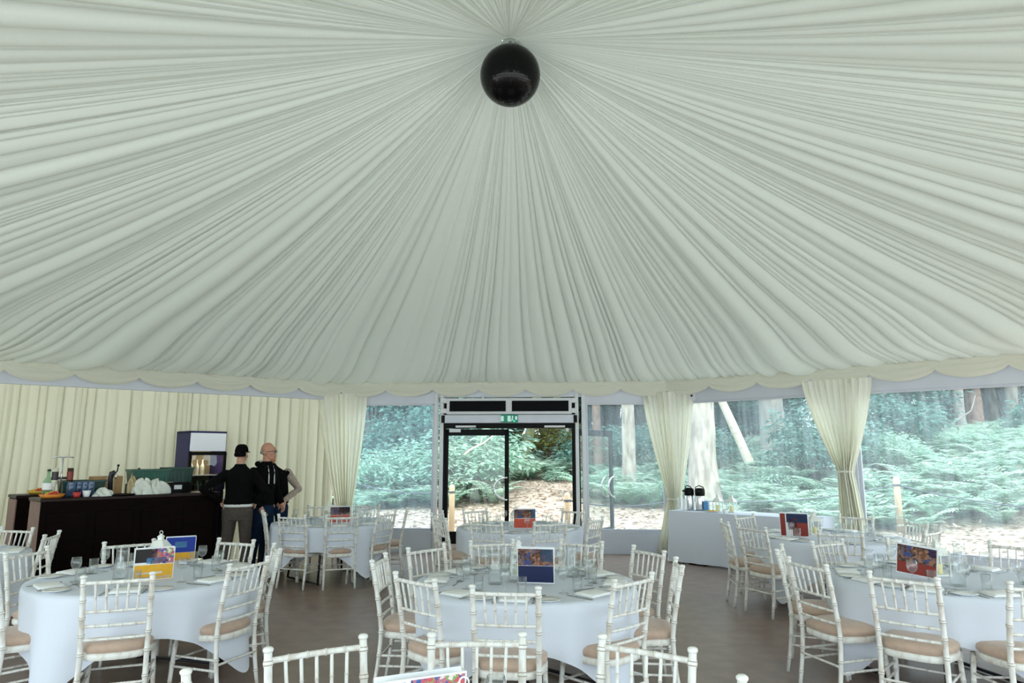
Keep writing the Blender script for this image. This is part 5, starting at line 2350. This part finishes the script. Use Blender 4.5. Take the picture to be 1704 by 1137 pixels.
tree(1172, 17.2, .72, 'bark_pale', 'thick pale tree trunk with flared base behind the coffee flasks', -.012, 9, 1.9, crown='leaf_teal')
tree(1048, 20.5, .42, 'bark_pale', 'slim pale tree trunk seen beside the open door leaf', -.020, 10, 1.3, crown='leaf_teal')
tree(1288, 22.5, .82, 'bark_grey', 'broad grey tree trunk behind the leaning birch', -.01, 11, 1.6, crown='leaf_dark')
tree(1262, 20.3, .28, 'bark_birch', 'leaning pale birch trunk between two broad trunks', -.42, 4.6, 1.2)
tree(866, 24.8, .36, 'bark_moss', 'mossy leaning trunk framed by the open doorway', .20, 8, 1.3, crown='leaf_dark')
tree(995, 23.2, .30, 'bark_red', 'thin reddish trunk seen through the open door leaf', .0, 9, 1.2, crown='leaf_dark')
tree(925, 29, .34, 'bark_moss', 'slim dark trunk deep beyond the open doorway', .03, 9, 1.2, crown='leaf_dark')
tree(1570, 27.5, .20, 'bark_grey', 'thin pale forked tree beyond the wide window', -.05, 6.5, 1.2, fork=[(.9, -.9, 1.6, .07), (1.2, .7, 1.5, .06), (.4, 1.4, .9, .05)])
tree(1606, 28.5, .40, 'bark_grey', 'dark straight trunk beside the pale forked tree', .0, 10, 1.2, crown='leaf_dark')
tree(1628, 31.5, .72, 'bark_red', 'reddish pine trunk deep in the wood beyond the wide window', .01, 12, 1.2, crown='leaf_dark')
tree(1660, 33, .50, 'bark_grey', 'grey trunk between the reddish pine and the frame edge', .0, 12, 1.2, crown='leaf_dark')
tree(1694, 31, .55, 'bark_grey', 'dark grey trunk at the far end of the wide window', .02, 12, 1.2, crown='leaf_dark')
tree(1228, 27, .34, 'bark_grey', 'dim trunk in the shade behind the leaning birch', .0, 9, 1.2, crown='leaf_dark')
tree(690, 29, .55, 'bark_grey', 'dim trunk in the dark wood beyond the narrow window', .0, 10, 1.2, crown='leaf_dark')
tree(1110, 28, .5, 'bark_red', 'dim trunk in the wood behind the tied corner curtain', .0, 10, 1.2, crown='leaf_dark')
# fallen bare branch in the bright shrubs
x0 = aty(772, 757, 18.6)
m = MB()
m.tube([(0, 0, 0), (.22, .05, .17), (.5, .1, .30), (.78, .15, .52)], [.030, .026, .020, .008], 7)
m.tube([(.42, .08, .27), (.50, .05, .48)], [.016, .005], 6)
tag(m.build('bare_branch', M['bark_birch'], None, x0), 'bare pale branch sticking out of the shrubs beyond the shut door', 'branch')

# timber posts with a sagging rope between them
PO = []
def post(px, Y, hgt, label):
    x, f, v = ray(px, 830)
    X = x / f * Y
    z = ground_z(X, Y)
    e = empty('timber_post', (X, Y, z - .05))
    m = MB()
    m.lathe([(.062, 0), (.062, hgt - .03), (.058, hgt), (.045, hgt + .03), (.02, hgt + .045), (.002, hgt + .047)], n=16)
    m.build('shaft', M['post_wood'], e)
    m = MB()
    m.tube([(.062 * math.cos(k) * 1.06, .062 * math.sin(k) * 1.06, hgt - .14 + .003 * k) for k in [i * .5 for i in range(27)]], .012, 6)
    m.build('rope_collar', M['rope'], e)
    tag(e, label, 'post')
    p = Vector((X, Y, z - .05 + hgt - .12))
    PO.append(p)
    return p


pa = post(752, 15.2, 1.05, 'pale timber post seen through the shut door leaf')
pb = post(944, 14.2, 1.00, 'pale timber post standing in the open doorway')
pc_ = post(1494, 13.6, 1.06, 'pale timber post outside the wide window')
pd = post(560, 17.5, 1.05, 'pale timber post hidden by the corner curtain')
pe = post(1900, 10.2, 1.05, 'pale timber post beyond the edge of the wide window')
pm = post(1130, 14.0, 1.0, 'pale timber post behind the tied corner curtain')


def rope(a, b, sag, label):
    m = MB()
    d = (b - a)
    a = a + d.normalized() * .075
    b = b - d.normalized() * .075
    m.tube([a + (b - a) * (k / 24) - Vector((0, 0, sag * 4 * (k / 24) * (1 - k / 24))) for k in range(25)], .014, 7)
    tag(m.build('rope', M['rope']), label, 'rope')


rope(pd, pa, .16, 'dark rope sagging outside the narrow window')
rope(pb, pm, .12, 'dark rope sagging beyond the open door leaf')
rope(pm, pc_, .16, 'dark rope sagging behind the coffee flasks and lanterns')
rope(pc_, pe, .14, 'dark rope running from the timber post to the edge of the wide window')

# ------------------------------------------------------------------ light: bright overcast sky
w = bpy.data.worlds.new('sky')
SC.world = w
w.use_nodes = True
nt = w.node_tree
nt.nodes.clear()
out = nt.nodes.new('ShaderNodeOutputWorld')
bg = nt.nodes.new('ShaderNodeBackground')
tc = nt.nodes.new('ShaderNodeTexCoord')
sx_ = nt.nodes.new('ShaderNodeSeparateXYZ')
rp = nt.nodes.new('ShaderNodeValToRGB')
rp.color_ramp.elements[0].position = 0.0
rp.color_ramp.elements[0].color = (.60, .72, .78, 1)
rp.color_ramp.elements[1].position = .8
rp.color_ramp.elements[1].color = (.84, .95, 1.0, 1)
nt.links.new(tc.outputs['Generated'], sx_.inputs[0])
nt.links.new(sx_.outputs['Z'], rp.inputs['Fac'])
nt.links.new(rp.outputs['Color'], bg.inputs['Color'])
bg.inputs['Strength'].default_value = 4.6
nt.links.new(bg.outputs[0], out.inputs['Surface'])
sd = bpy.data.lights.new('sun', 'SUN')
sd.energy = 3.2
sd.angle = math.radians(25)
sd.color = (1.0, .96, .88)
so = bpy.data.objects.new('sun', sd)
COL.objects.link(so)
so.rotation_euler = (math.radians(38), math.radians(18), 0)

SC.view_settings.view_transform = 'Standard'
SC.view_settings.look = 'None'
SC.view_settings.gamma = 1.0
SC.view_settings.exposure = 0.05
SC.view_settings.use_curve_mapping = False
SC.cycles.diffuse_bounces = 6
SC.cycles.max_bounces = 12
SC.cycles.transparent_max_bounces = 16
SC.cycles.use_denoising = True
SC.cycles.sample_clamp_indirect = 6.0
SC.cycles.caustics_reflective = False
SC.cycles.caustics_refractive = False
